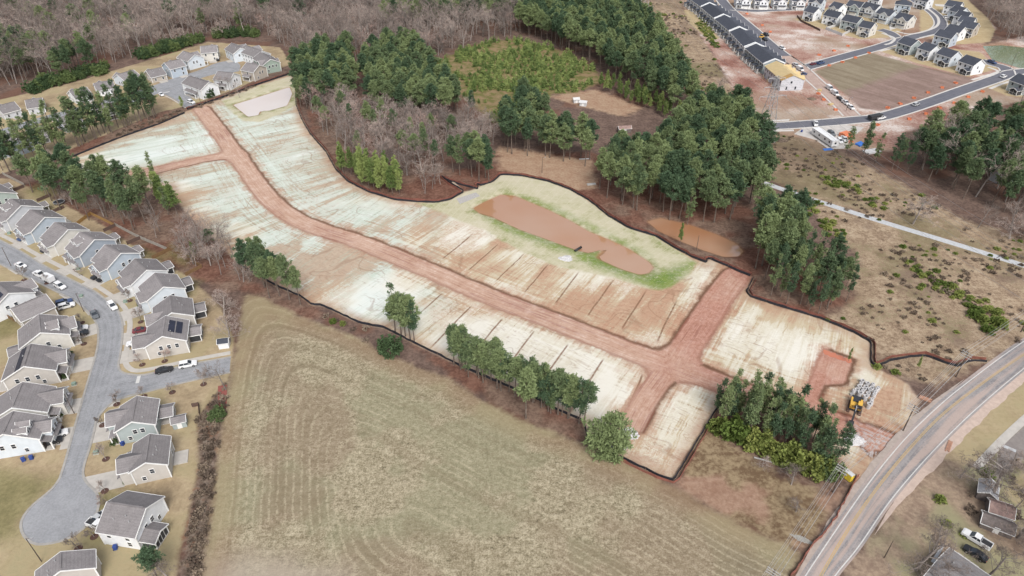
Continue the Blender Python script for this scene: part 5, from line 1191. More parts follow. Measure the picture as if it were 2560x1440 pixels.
# ================================================================== VEHICLES
M_TYRE = plain('tyre', (.02, .02, .02, 1), .9, .1); M_RIM = plain('rim', (.35, .35, .36, 1), .4, .05, 1, .5, .7)
M_CGLASS = plain('car_glass', (.030, .036, .045, 1), .08, .1, 1, .6); M_LAMP = plain('headlamp', (.75, .75, .72, 1), .2, .02); M_TAIL = plain('tail_lamp', (.35, .03, .03, 1), .3, .05)
M_BED = plain('truck_bed', (.035, .035, .038, 1), .7, .15)
PAINT = {k: plain('car_paint_' + k, v, .28, .06, .8, .5) for k, v in dict(white=(.70, .70, .70, 1), black=(.025, .026, .03, 1), blue=(.05, .08, .17, 1), grey=(.13, .14, .15, 1), silver=(.42, .43, .44, 1), red=(.16, .03, .04, 1), yellow=(.62, .40, .06, 1)).items()}
CARM = {}
def loft(sections):
    """sections: list of (x, half width, z low, z high) -> closed body"""
    v = []; f = []
    for x, w, a, b in sections: v += [(x, -w, a), (x, w, a), (x, w * .96, b), (x, -w * .96, b)]
    n = len(sections)
    for i in range(n - 1):
        j = 4 * i
        for k in range(4): f.append((j + k, j + 4 + k, j + 4 + (k + 1) % 4, j + (k + 1) % 4))
    f += [(0, 1, 2, 3), (4 * n - 1, 4 * n - 2, 4 * n - 3, 4 * n - 4)]
    return v, f
def fixn(name, v, f, mat):
    import bmesh
    me = mesh(name, v, f, mat); bm = bmesh.new(); bm.from_mesh(me); bmesh.ops.recalc_face_normals(bm, faces=bm.faces); bm.to_mesh(me); bm.free(); return me
def car_meshes(kind, paint):
    key = (kind, paint)
    if key in CARM: return CARM[key]
    p = PAINT[paint]; parts = {}
    if kind == 'pickup': body = [(-2.9, .90, .55, .95), (-2.85, .95, .45, 1.15), (-.75, .97, .42, 1.18), (1.1, .97, .42, 1.18), (2.5, .93, .42, 1.10), (2.85, .84, .48, .95)]; cab = [(-.85, .90, 1.15, 1.2), (-.70, .84, 1.15, 1.80), (.55, .82, 1.15, 1.84), (1.35, .88, 1.15, 1.2)]; rf = (-.66, .56, .80, 1.82); wb = (1.85, -1.75)
    elif kind == 'suv': body = [(-2.35, .86, .5, .95), (-2.3, .92, .4, 1.05), (-1.0, .95, .36, 1.06), (1.0, .95, .36, 1.04), (2.1, .90, .38, .95), (2.4, .78, .45, .80)]; cab = [(-2.25, .84, 1.03, 1.1), (-2.0, .78, 1.03, 1.68), (.15, .76, 1.03, 1.70), (1.05, .84, 1.03, 1.06)]; rf = (-1.95, .18, .74, 1.69); wb = (1.45, -1.45)
    elif kind == 'van': body = [(-2.7, .95, .5, 1.1), (-2.68, .98, .38, 1.25), (1.2, .98, .38, 1.25), (2.4, .92, .40, 1.05), (2.65, .80, .45, .9)]; cab = [(-2.66, .94, 1.2, 1.9), (-2.6, .92, 1.2, 2.2), (.9, .90, 1.2, 2.2), (1.9, .92, 1.2, 1.25)]; rf = (-2.6, .95, .90, 2.2); wb = (1.6, -1.7)
    else: body = [(-2.3, .80, .5, .85), (-2.2, .88, .38, .96), (-.9, .90, .34, .98), (.9, .90, .34, .95), (2.0, .86, .36, .84), (2.3, .74, .42, .70)]; cab = [(-1.75, .80, .95, .98), (-1.05, .70, .95, 1.40), (.05, .70, .95, 1.42), (.95, .80, .93, .95)]; rf = (-1.02, .08, .68, 1.42); wb = (1.4, -1.35)
    v, f = loft(body); parts['body'] = fixn('body', v, f, p)
    v, f = loft(cab); parts['window_band'] = fixn('window_band', v, f, M_CGLASS)
    m = MB(); x0, x1, w, z = rf; m.box(((x0 + x1) / 2, 0, z + .015), (x1 - x0, 2 * w, .06))
    for s in (-1, 1):   # pillars
        m.tube((x1, s * w, z), (cab[-1][0] - .05, s * cab[-1][1] * .97, cab[-1][2] + .03), .05, .05, 4); m.tube((x0, s * w, z), (cab[0][0], s * cab[0][1], cab[0][2] + .02), .06, .06, 4)
        m.tube(((x0 + x1) / 2, s * (w + .01), z), ((x0 + x1) / 2, s * cab[1][1] * 1.05, cab[0][2]), .04, .04, 4)
    if kind == 'van': m.box((-1.0, 0, 1.72), (3.1, 1.90, .84))
    parts['roof'] = fixn('roof', m.v, m.f, p)
    if kind == 'pickup':
        b = MB(); b.box((-1.85, 0, 1.19), (1.9, 1.6, .03)); parts['cargo_bed'] = mesh('cargo_bed', b.v, b.f, M_BED)
        b = MB()
        for s in (-1, 1): b.box((-1.85, s * .88, 1.3), (2.1, .14, .24))
        b.box((-2.85, 0, 1.3), (.12, 1.9, .24)); parts['bed_rail'] = mesh('bed_rail', b.v, b.f, p)
    w_ = MB(); w_.tube((0, -.12, 0), (0, .12, 0), .36, n=14); parts['wheel'] = mesh('wheel', w_.v, w_.f, M_TYRE)
    w_ = MB(); w_.tube((0, -.13, 0), (0, .13, 0), .20, n=10); parts['rim'] = mesh('rim', w_.v, w_.f, M_RIM)
    parts['wb'] = wb; parts['hw'] = body[1][1] - .06; parts['xf'] = body[-1][0]; parts['xr'] = body[0][0]; parts['zl'] = body[-1][3] - .1
    CARM[key] = parts; return parts
def car(px, d, kind, paint, label, cat=None, small=False, sc=1.0, z=0.05, group=None):
    p = P(*px); h = P(px[0] + d[0], px[1] + d[1]) - p; rz = math.atan2(h.y, h.x)
    M = car_meshes(kind, paint)
    t = thing({'pickup': 'pickup_truck', 'suv': 'parked_suv', 'van': 'van', 'sedan': 'parked_car'}[kind], label, cat or {'pickup': 'pickup truck', 'van': 'van'}.get(kind, 'car'), (p.x, p.y, z), rz, group, sc)
    for k in ('body', 'window_band', 'roof', 'cargo_bed', 'bed_rail'):
        if k in M: link(bpy.data.objects.new(k, M[k]), t)
    for x in M['wb']:
        for s in (-1, 1):
            w = bpy.data.objects.new('wheel', M['wheel']); w.location = (x, s * M['hw'], .36); link(w, t)
            if not small: link(bpy.data.objects.new('rim', M['rim']), w)
    if not small:
        for s in (-1, 1):
            box('headlight', (M['xf'] - .08, s * .55, M['zl']), (.12, .34, .14), M_LAMP, t); box('tail_light', (M['xr'] + .05, s * .68, .9), (.1, .22, .22), M_TAIL, t)
    return t
CARS = [((54,667),(30,12),'sedan','white','white sedan parked at the upper left kerb of the street'),((101,690),(-30,-13),'pickup','white','white pickup towing the small trailer on the street'),((152,719),(26,14),'suv','white','white suv parked just behind the trailer'),((62,597),(-24,12),'suv','blue','dark blue suv on the drive of the blue house'),((121,626),(-24,12),'suv','black','black suv on the drive of the cream house'),((247,693),(-24,12),'suv','black','left of two black cars on the pale blue house drive'),((261,699),(-24,12),'sedan','black','right of two black cars on the pale blue house drive'),((283,769),(14,16),'suv','white','white suv parked on the right kerb in the street bend'),((362,772),(-28,10),'suv','silver','silver car on the drive at the street bend'),((238,790),(10,20),'sedan','grey','dark grey car parked at the left kerb in the bend'),((162,760),(28,-8),'suv','blue','dark blue car beside the white one on the upper left drive'),((168,769),(28,-8),'suv','white','white suv beside the dark blue car on the upper left drive'),((200,826),(28,-7),'suv','white','white car on the drive beside the black car, left of the bend'),((201,839),(28,-7),'suv','black','black car parked beside the white car left of the bend'),((354,829),(28,-6),'sedan','red','dark red car half hidden by the solar roof house'),((340,861),(-26,5),'suv','white','white car on the corner house drive'),((412,929),(28,-6),'sedan','black','black sedan at the kerb of the side street'),((471,915),(30,-6),'suv','white','white suv at the kerb of the side street'),((146,1090),(28,-9),'suv','white','white suv on the lower left drive'),((131,1108),(28,-8),'suv','black','black suv with red lights on the lower left drive'),((252,1296),(14,-12),'sedan','silver','silver car on the drive of the cream two-storey house'),((250,1318),(22,8),'pickup','white','white pickup on the drive below the silver car'),((2438,1353),(-30,-18),'pickup','white','white pickup with dark bed in the yard at the lower right'),((2436,1388),(-30,-19),'sedan','black','black sedan by the grey-roofed house at the lower right')]
for a_, d_, k_, c_, l_ in CARS: car(a_, d_, k_, c_, l_)
FCARS = [((453,184),(20,5),'suv','white','white suv on the grey blue house drive in the cul-de-sac'),((500,165),(16,6),'sedan','red','dark red car in front of the pale blue cul-de-sac house'),((479,258),(18,6),'suv','white','white suv parked at the end of the street stub'),((292,232),(8,10),'suv','blue','light blue car behind the pine row'),((404,239),(14,10),'sedan','white','white car parked at the stop line of the street stub'),((545,151),(3,10),'suv','black','black car before the balcony house'),
 ((1955,123),(14,6),'suv','white','white car at the kerb beside the fourth terrace'),((1915,89),(12,8),'pickup','black','dark truck on the terrace street, upper one'),((1912,101),(12,8),'suv','black','dark suv on the terrace street, lower one'),((2051,160),(20,-5),'pickup','blue','dark blue pickup at the kerb just right of the T junction'),((2032,162),(18,-5),'sedan','red','dark red car left of the dark blue pickup at the T junction'),((1989,166),(12,8),'pickup','white','white work truck beside the unfinished terrace, upper one'),((2000,176),(14,8),'van','white','white van beside the unfinished terrace'),((2008,189),(14,-6),'pickup','blue','blue work truck below the white van by the unfinished terrace'),((2073,224),(14,10),'van','white','uppermost white van in the line of cars on the dusty street'),((2087,237),(14,10),'van','white','second white van in the line of cars on the dusty street'),((2099,249),(14,10),'sedan','black','black car in the middle of the line on the dusty street'),((2113,260),(14,10),'pickup','white','white pickup below the black car on the dusty street'),((2127,272),(14,10),'suv','white','last white car of the line, nearest the lower junction'),((2289,264),(22,-8),'suv','silver','silver truck alone on the long lower street'),((2508,194),(18,-6),'suv','white','white car at the right end of the long street'),((2038,313),(4,14),'pickup','white','white pickup entering the gravel yard'),((2078,337),(10,10),'pickup','grey','grey pickup behind the white site trailer'),((2099,356),(8,10),'suv','white','white car right of the white site trailer, left one'),((2110,352),(8,10),'pickup','white','white truck right of the white site trailer, right one'),((2479,158),(16,6),'pickup','blue','dark blue truck beside the green pond'),((1899,18),(14,-1),'sedan','black','black car on the top street, left one'),((1944,17),(14,-1),'sedan','black','black car on the top street, right one'),((2366,46),(16,2),'suv','white','white car on a drive inside the curved row'),((2201,298),(16,-4),'pickup','white','white truck cab in front of the black dump trailer')]
for a_, d_, k_, c_, l_ in FCARS: car(a_, d_, k_, c_, l_, small=True)
# small trailer on the street, dump trailer, site office
def trailer(px, d, dims, mats, label, name='trailer', wheels=True):
    p = P(*px); h = P(px[0] + d[0], px[1] + d[1]) - p; t = thing(name, label, 'trailer', (p.x, p.y, .05), math.atan2(h.y, h.x))
    L, W, H, zb = dims; box('body', (0, 0, zb + H / 2), (L, W, H), mats[0], t); box('roof', (0, 0, zb + H + .04), (L + .1, W + .1, .08), mats[1], t)
    if wheels:
        for s in (-1, 1):
            for q in (-.5, .5): MB().tube((q, s * W / 2 - .1, .36), (q, s * W / 2 + .1, .36), .36, n=12).mk('wheel', M_TYRE, t)
    MB().tube((L / 2, 0, zb + .1), (L / 2 + 1.3, 0, zb), .06, n=5).mk('tow_bar', M_BED, t)
    return t, L, W, H, zb
trailer((124,703), (26,12), (4.2, 2.1, 1.7, .5), (PAINT['white'], PAINT['white']), 'small white cargo trailer hitched behind the white pickup')
trailer((2186,299), (20,-4), (7.5, 2.5, 1.6, .8), (M_BED, plain('tarp_black', (.04, .042, .046, 1), .8, .2)), 'black covered dump trailer on the lower junction', 'dump_trailer')
t, L, W, H, zb = trailer((2060,352), (28,19), (16.0, 3.6, 2.7, .6), (PAINT['white'], PAINT['white']), 'long white site office trailer on the gravel yard', 'site_office', False)
for x in (-6, -2, 2.5, 6): window(t, (x, -W / 2 - .03, 2.1), 0, 1.0, .8, False)
window(t, (8.03, 0, 2.1), math.pi / 2, .9, .8, False)
for x in (-6, 0, 6): box('pier', (x, 0, .3), (.5, 3.0, .6), M_KERB, t)
# ================================================================== EXCAVATOR
M_EXY = plain('excavator_yellow', (.62, .37, .07, 1), .5, .12, .8); M_EXB = plain('excavator_black', (.035, .036, .04, 1), .55, .2, .8); M_TRACK = plain('track_clay', (.16, .10, .08, 1), .9, .25, 1)
p = P(2136,1022); h = P(2128,1060) - p
ex = thing('excavator', 'yellow and black tracked excavator beside the concrete rings', 'excavator', (p.x, p.y, -.2), math.atan2(h.y, h.x), None, 1.05)
for s in (-1, 1):
    m = MB(); pr = [(-2.1, .25), (-1.9, 0), (1.9, 0), (2.1, .25), (2.1, .6), (1.85, .85), (-1.85, .85), (-2.1, .6)]
    m.prism(pr, s * 1.3 - .32, s * 1.3 + .32); tk = m.mk('track', M_TRACK, ex)
    m = MB()
    for i in range(14): m.box((-1.85 + i * .285, s * 1.3, .875), (.10, .66, .05))
    m.mk('track_shoes', M_EXB, tk)
    tk.children[0]['kind'] = 'stuff'
box('undercarriage', (0, 0, .6), (2.2, 2.0, .5), M_EXB, ex); MB().tube((0, 0, .8), (0, 0, 1.1), .8, n=16).mk('slew_ring', M_EXB, ex)
MB().prism([(-2.5, 1.1), (1.3, 1.1), (1.3, 1.7), (.2, 2.0), (-2.3, 2.1), (-2.6, 1.8)], -1.3, 1.3).mk('engine_house', M_EXY, ex)
MB().prism([(-2.95, 1.15), (-2.0, 1.15), (-2.0, 2.2), (-2.75, 2.2), (-2.98, 1.9)], -1.28, 1.28).mk('counterweight', M_EXB, ex)
box('engine_cover', (-1.2, -.1, 2.14), (1.5, 1.5, .16), M_EXB, ex); MB().tube((-1.3, .7, 2.1), (-1.3, .7, 2.7), .09, n=8).mk('exhaust', M_EXB, ex)
cb = box('cab', (.55, .8, 1.95), (1.5, .95, 1.7), M_EXB, ex); box('cab_roof', (.5, .8, 2.84), (1.55, 1.0, .08), M_EXY, ex); box('cab_window', (1.31, .8, 2.15), (.04, .8, 1.0), M_CGLASS, ex)
box('tool_box', (.5, -.95, 1.85), (1.2, .6, .45), M_EXY, ex)
def seg(name, a, b, w, h0, h1, mat, par):
    a = Vector(a); b = Vector(b); d = (b - a).normalized(); n = Vector((-d.z, 0, d.x)); m = MB()
    v = []
    for q, hh in ((a, h0), (b, h1)):
        for s in (-1, 1): v += [q + n * hh / 2 + Vector((0, s * w / 2, 0)), q - n * hh / 2 + Vector((0, s * w / 2, 0))]
    m.addm(v, [(0, 1, 3, 2), (4, 6, 7, 5), (0, 4, 5, 1), (2, 3, 7, 6), (0, 2, 6, 4), (1, 5, 7, 3)]); return m.mk(name, mat, par)
bm_ = seg('boom', (.9, -.1, 1.7), (3.0, -.1, 3.6), .5, .5, .7, M_EXB, ex); seg('boom', (2.85, -.1, 3.5), (5.0, -.1, 3.1), .48, .68, .45, M_EXB, ex)
MB().tube((1.3, -.5, 1.6), (2.9, -.5, 3.3), .09, n=6).mk('boom_cylinder', M_METAL, ex); MB().tube((1.3, .3, 1.6), (2.9, .3, 3.3), .09, n=6).mk('boom_cylinder', M_METAL, ex)
seg('stick', (4.7, -.1, 3.5), (5.9, -.1, 1.2), .4, .55, .3, M_EXB, ex); MB().tube((3.2, -.1, 4.0), (4.9, -.1, 3.7), .09, n=6).mk('stick_cylinder', M_METAL, ex)
MB().prism([(5.6, 1.1), (6.2, 1.2), (6.55, .7), (6.3, .2), (5.7, .1), (5.5, .5)], -.65, .45).mk('bucket', M_EXB, ex)
# ================================================================== CONCRETE RINGS
M_RING = plain('precast_concrete', C(214, 212, 212), .9, .10, 1.2)
def ring_mesh(r0, r1, H, cone):
    n = 20; v = []; f = []
    prof = [(r0, 0), (r0, H), (r1, H), (r1, 0)] if not cone else [(r0, 0), (r0, H * .55), (r0 * .92, H * .7), (r1 + .2, H), (r1, H), (r1, H * .5), (r0 * .7, H * .3), (r0 * .7, 0)]
    k = len(prof)
    for i in range(n):
        t = 2 * math.pi * i / n
        for r, z in prof: v.append((r * math.cos(t), r * math.sin(t), z))
    for i in range(n):
        a = i * k; b = ((i + 1) % n) * k
        for j in range(k): f.append((a + j, b + j, b + (j + 1) % k, a + (j + 1) % k))
    return fixn('ring', v, f, M_RING)
RINGM = [ring_mesh(.60, .40, 1.1, False), ring_mesh(.62, .42, 1.6, False), ring_mesh(.58, .22, 1.3, True), ring_mesh(.34, .18, .6, False)]
RP = [((697,360),0),((787,405),0),((640,465),0),((755,470),0),((728,507),0),((832,515),0),((655,580),1),((800,590),0),((755,640),1),((600,522),0),((670,408),2),((890,420),2),((985,482),2),((958,512),2),((700,541),2),((866,492),0),((548,535),2),((497,605),3),((925,566),2),((908,606),2),((868,693),2),((858,747),2),((820,782),1)]
RH = [1.1, 1.6, 1.3, .6]; RL = ['wide open concrete ring among those stacked by the excavator', 'tall open concrete ring nearest the excavator side of the cluster', 'concrete cone with a small hole among the rings by the excavator', 'smallest concrete pipe ring at the left end of the cluster']
RGP = ['open concrete rings by the excavator', 'tall concrete rings by the excavator', 'concrete cones by the excavator', None]
for (a_, b_), k_ in RP:
    q = P(2060 + a_ / 7.2, 900 + b_ / 7.2, RH[k_]); o = bpy.data.objects.new('concrete_ring', RINGM[k_]); o.location = (q.x, q.y, 0.0 if True else 0); o.rotation_euler = (0, 0, RNG.uniform(0, 3)); link(o); tag(o, RL[k_], 'concrete ring', RGP[k_])
# ================================================================== HEAPS AND STONES
def heap(name, px, rx, ry, h, mat, label, cat, seed=1):
    rng = np.random.default_rng(seed); p = P(*px); v = [(0, 0, h)]; f = []; R, S = 9, 26
    for i in range(1, R + 1):
        t = i / R
        for j in range(S):
            a = 2 * math.pi * j / S; w = 1 + .12 * math.sin(3 * a + seed) + .06 * rng.normal()
            v.append((rx * t * math.cos(a) * w, ry * t * math.sin(a) * w, h * (1 - t ** 1.6) + (rng.normal() * .07 if i < R else -.15)))
    for j in range(S): f.append((0, 1 + j, 1 + (j + 1) % S))
    for i in range(R - 1):
        for j in range(S): a = 1 + i * S; f.append((a + j, a + S + j, a + S + (j + 1) % S, a + (j + 1) % S))
    o = mo(name, v, f, mat); o.location = (p.x, p.y, 0); return tag(o, label, cat)
M_STONE = plain('white_stone', C(222, 220, 220), .95, .22, 3.0)
heap('gravel_heap', (2133,1098), 2.6, 2.3, 1.0, M_STONE, 'white oval gravel heap at the site entrance', 'gravel heap', 2)
heap('stone_heap', (1574,1085), 2.4, 2.2, .5, M_STONE, 'white stones right of the big broad evergreen', 'stones', 3)
heap('stone_heap', (1548,1112), 2.4, 1.8, .3, M_STONE, 'pale gravel patch half under the big broad evergreen', 'stones', 4)
heap('stone_heap', (1415,646), 2.6, 2.0, .45, M_STONE, 'white rock outlet between the pond and the plots', 'stones', 5)
heap('dirt_heap', (1830,90), 3.0, 2.2, .8, plain('clay_heap', C(178, 120, 100), .95, .2), 'red clay heap left of the terraces', 'dirt heap', 6)
heap('brush_heap', (2030,248), 2.5, 2.0, .9, M_BRUSH, 'debris pile below the unfinished terrace', 'debris', 7)
heap('brush_heap', (1955,352), 3.0, 2.0, 1.2, M_BRUSH, 'dark brush pile below the paved stub', 'brush pile', 8)
mp = MB(); a = P(1437,628); b = P(1453,619); mp.tube((a.x, a.y, .1), (b.x, b.y, .2), .45, .45, 12); tag(mp.mk('drain_pipe', plain('black_pipe', (.03, .03, .032, 1), .6, .1), smooth=True), 'black drain pipe lying on the pond bank', 'pipe')
# ================================================================== FENCES
M_SILT = plain('silt_fabric', (.022, .022, .028, 1), .8, .3, .6); M_SAFE = plain('safety_mesh', (.21, .082, .060, 1), .8, .25, .8); M_POST = plain('wood_post', C(150, 120, 96), .9, .2)
def wall_strip(name, pts, h, th, mat, parent, jit=0.0, z0=-.1, seed=1):
    rng = np.random.default_rng(seed); v = []; f = []; n = len(pts)
    d = np.gradient(pts, axis=0); d /= np.linalg.norm(d, axis=1)[:, None] + 1e-9; nr = np.stack([-d[:, 1], d[:, 0]], 1)
    for i in range(n):
        hh = h * (1 + jit * rng.normal()); o = nr[i] * th / 2; q = pts[i] + nr[i] * jit * .5 * rng.normal()
        v += [(q[0] + o[0], q[1] + o[1], z0), (q[0] + o[0] * .6, q[1] + o[1] * .6, hh), (q[0] - o[0] * .6, q[1] - o[1] * .6, hh), (q[0] - o[0], q[1] - o[1], z0)]
    for i in range(n - 1):
        j = 4 * i
        for k in range(3): f.append((j + k, j + 4 + k, j + 5 + k, j + 1 + k))
    return mo(name, v, f, mat, parent)
def silt_fence(px, label, orange=1.1, olabel=None, h=.75, th=.24):
    w = P2(px); L = np.linalg.norm(np.diff(w, axis=0), axis=1).sum(); n = int(L / 1.6)
    # keep corners: straight resample
    s = np.concatenate([[0], np.cumsum(np.linalg.norm(np.diff(w, axis=0), axis=1))]); ss_ = np.linspace(0, s[-1], n)
    q = np.stack([np.interp(ss_, s, w[:, 0]), np.interp(ss_, s, w[:, 1])], 1)
    t = thing('silt_fence', label, 'fence', (0, 0, 0)); wall_strip('fabric', q, h, th, M_SILT, t, .12, seed=3)
    m = MB()
    for i in range(0, n, 2): m.tube((q[i][0], q[i][1], -.1), (q[i][0], q[i][1], h + .15), .04, n=4)
    o = m.mk('posts', M_POST, t); o['kind'] = 'stuff'
    if olabel:
        d = np.gradient(q, axis=0); d /= np.linalg.norm(d, axis=1)[:, None] + 1e-9; q2 = q + np.stack([-d[:, 1], d[:, 0]], 1) * orange
        t2 = thing('safety_fence', olabel, 'fence', (0, 0, 0)); wall_strip('mesh', q2, .85, .12, M_SAFE, t2, .14, seed=4)
FA = [(738,195),(740,262),(755,300),(775,335),(815,380),(840,425),(870,455),(920,480),(985,500),(1040,505),(1090,507),(1125,500),(1155,483),(1162,480),(1130,462),(1105,442)]
FB = [(1105,446),(1150,462),(1196,474),(1192,460),(1202,465),(1232,455),(1253,437),(1303,440),(1370,454),(1424,474),(1471,501),(1521,541),(1572,571),(1639,591),(1689,622),(1733,645),(1767,658),(1770,646),(1875,690)]
FC = [(1883,697),(1865,729),(1875,742),(1935,762),(2049,796),(2137,833),(2177,856),(2177,910),(2190,918),(2224,903),(2271,893),(2315,890),(2358,907),(2392,917),(2432,902),(2467,905)]
silt_fence(FA, 'black silt fence along the wood on the upper right side of the plots', 1.0, 'orange mesh fence outside the upper plots along the wood')
silt_fence(FB, 'black silt fence around the upper bank of the retention pond', 1.0, 'orange mesh fence outside the pond bank')
silt_fence(FC, 'black silt fence between graded site and scrub, ending at the road', 1.0, 'orange mesh fence between graded site and scrub')
silt_fence([(150,408),(200,385),(300,345),(400,310),(462,283)], 'dark silt fence below the long pine row', .8, None, .7, .4)
silt_fence([(468,274),(500,263),(560,243),(640,213),(728,184)], 'dark silt fence between the cul-de-sac and the upper pond', .9, 'rusty orange fence between the cul-de-sac and the upper pond', .75, .4)
silt_fence([(592,657),(628,680),(690,715),(754,742),(778,762),(806,764),(847,783),(900,808),(960,820),(986,832),(1031,856),(1125,902),(1162,921),(1250,958),(1339,996),(1387,1022),(1459,1054),(1469,1100),(1500,1114)], 'long black silt fence between the plots and the hay field')
silt_fence([(1550,1143),(1644,1189),(1684,1202),(1766,1064),(1803,1003)], 'black silt fence around the lowest corner of the graded site', -.9, 'orange mesh fence around the lowest corner of the graded site')
m_ = P2([(2145,1190),(2130,1215),(2118,1240),(2085,1300),(2055,1340),(2030,1365),(2000,1410),(1975,1445)]); t2 = thing('safety_fence', 'orange mesh fence along the road verge under the wires', 'fence'); wall_strip('mesh', resample(m_, 40)[0], .8, .25, M_SAFE, t2, .2)
# yard fences of separate panels
M_WOODD = plain('dark_wood', C(112, 92, 84), .9, .2, 2); M_WOODT = plain('tan_wood', C(176, 140, 88), .9, .2, 2); M_WOODB = plain('brown_wood', C(142, 112, 80), .9, .2, 2); M_VINYL = plain('white_vinyl', C(226, 226, 226), .6, .05)
def yard_fence(px, mat, label, h=1.5, pw=2.4):
    w = P2(px); t = thing('yard_fence', label, 'fence')
    for i in range(len(w) - 1):
        a, b = w[i], w[i + 1]; L = math.hypot(*(b - a)); n = max(1, round(L / pw)); ang = math.atan2(*(b - a)[::-1])
        for k in range(n):
            c = a + (b - a) * (k + .5) / n; box('panel', (c[0], c[1], h / 2), (L / n - .12, .07, h - .1), mat, t, rz=ang)
            q = a + (b - a) * k / n; box('post', (q[0], q[1], h / 2 + .05), (.13, .13, h + .1), mat, t, rz=ang)
YF = [([(26,483),(62,468)],M_WOODD,'dark wooden fence at the left edge by the lawn corner'),([(94,505),(129,490)],M_WOODD,'dark wooden fence above the trampoline yard'),([(131,533),(162,520)],M_WOODD,'dark wooden fence below the trampoline yard'),([(193,563),(228,537),(287,566)],M_WOODT,'new tan wooden fence around the yard below the dark pines'),([(261,580),(290,566)],M_WOODD,'dark wooden fence between the two lower yards'),([(289,565),(340,592),(355,599),(419,626)],plain('grey_fence', C(176, 170, 160), .9, .15),'pale grey fence along the thicket behind the yards'),([(319,612),(358,595)],M_WOODD,'dark wooden fence beside the pale blue house porch'),([(382,648),(425,626),(505,669),(464,690)],M_WOODB,'brown wooden fence around the yard with the green patch'),([(8,437),(62,465)],plain('grey_fence', C(176, 170, 160)),'pale grey fence at the far left below the pine row'),([(2064,74),(2105,90),(2137,74)],M_VINYL,'tall white vinyl fence around the green house yard'),([(2064,74),(2098,64)],M_VINYL,'white vinyl fence side by the second back row house'),([(1992,42),(2003,55),(2030,68),(2050,78)],M_WOODD,'thin dark fence along the retaining edge of the upper plots'),([(12,790),(38,805)],M_WOODB,'brown wooden fence at the left edge by the green lawn'),([(500,1040),(498,1015),(480,1018)],M_WOODD,'dark garden fence by the shed at the field edge')]
for a_, b_, l_ in YF: yard_fence(a_, b_, l_, 1.8 if b_ is M_VINYL else 1.4)
# ================================================================== POLES, WIRES, TOWER
M_POLE = plain('pole_wood', C(104, 92, 84), .95, .2); M_ARM = plain('pale_arm', C(206, 204, 200), .8, .1); M_WIRE = plain('wire', (.42, .41, .40, 1), .5, .05); M_STEEL = plain('galvanised_steel', (.36, .36, .37, 1), .5, .1, 1, .4, .3)
def wire(pa, pb, sag, r, parent_list):
    a = Vector(pa); b = Vector(pb); m = MB(); n = 14; pr = None
    for i in range(n + 1):
        t = i / n; q = a.lerp(b, t); q.z -= sag * 4 * t * (1 - t)
        if pr is not None: m.tube(pr, q, r, r, 3, False)
        pr = q
    return m
def upole(top, h, label, ang, arms=3):
    p = P(*top, h); t = thing('utility_pole', label, 'utility pole', (p.x, p.y, 0), ang); out = []
    MB().tube((0, 0, -.3), (0, 0, h), .17, .12, 8).mk('pole', M_POLE, t)
    for k in range(arms):
        z = h - .25 - .75 * k; box('crossarm', (0, .15, z), (2.7, .13, .15), M_ARM, t)
        for x in (-1.15, -.4, .4, 1.15):
            if k == 0: MB().tube((x, .15, z + .07), (x, .15, z + .32), .06, .04, 6).mk('insulator', M_ARM, t)
    cs, sn = math.cos(ang), math.sin(ang)
    for x, z in ((-1.15, h + .08), (-.4, h + .08), (.4, h + .08), (1.15, h + .08), (-1.0, h - 1.0), (1.0, h - 1.0)): out.append(Vector((p.x + x * cs, p.y + x * sn, z)))
    return out
PT = [(1937,1424), (2109,1166), (2288,1013), (2421,880), (2585,770)]
pw_ = [P(*q, 9.0) for q in PT]
LB = ['utility pole with white crossarms at the bottom edge', 'utility pole with white crossarms beside the yellow toilets', 'utility pole with three white crossarms left of the road bend', 'utility pole with white crossarms at the silt fence end', 'utility pole beyond the right edge along the road']
ends = []
for i, q in enumerate(PT):
    d = (pw_[min(i + 1, 4)] - pw_[max(i - 1, 0)]); ends.append(upole(q, 9.0, LB[i], math.atan2(d.y, d.x) + math.pi / 2))
d = pw_[0] - pw_[1]; ends.insert(0, [e + d for e in ends[0]])
for i in range(len(ends) - 1):
    m = MB()
    for a_, b_ in zip(ends[i], ends[i + 1]):
        w = wire(a_, b_, .5, .035, None); m.addm(w.v, w.f)
    o = m.mk('power_wires', M_WIRE); o['kind'] = 'stuff'; tag(o, ['wires leaving the bottom pole out of the picture', 'bundle of wires over the lower lot', 'bundle of wires over the site entrance', 'bundle of wires along the road bend', 'bundle of wires leaving at the right edge'][i], 'wires')
def lamp(base, h, label, arm=True):
    p = P(*base); t = thing('lamp_post', label, 'lamp post', (p.x, p.y, 0), math.atan2(-p.y, -p.x) * 0)
    MB().tube((0, 0, -.1), (0, 0, h), .11, .07, 8).mk('post', M_POLE, t)
    if arm:
        MB().tube((0, 0, h - .1), (.9, 0, h + .15), .05, .04, 6).mk('arm', M_POLE, t); box('lamp_head', (1.15, 0, h + .15), (.6, .26, .14), M_STEEL, t)
for b_, h_, l_ in (((104,1404),8,'dark lamp post below the turning circle'),((186,1034),7,'dark lamp post beside the lower left driveway'),((210,779),7,'dark lamp post on the lawn at the street bend'),((28,665),7.5,'dark lamp post at the left edge of the street'),((1355,432),7,'lone lamp pole in the clearing above the retention pond'),((502,259),8,'thin pole beside the silt fence at the street stub'),((1741,625),6,'thin post at the edge of the small brown pond'),((2250,110),9,'lamp post at the upper right street junction'),((2526,170),9,'lamp post by the green pond'),((2115,278),7,'lamp post at the lower end of the dusty street'),((1868,29),9,'lamp post on the top street corner'),((1988,27),9,'lamp post in the middle of the top street'),((2210,1395),6,'short pole in front of the bare tree at the bottom right')): lamp(b_, h_, l_, h_ != 6)
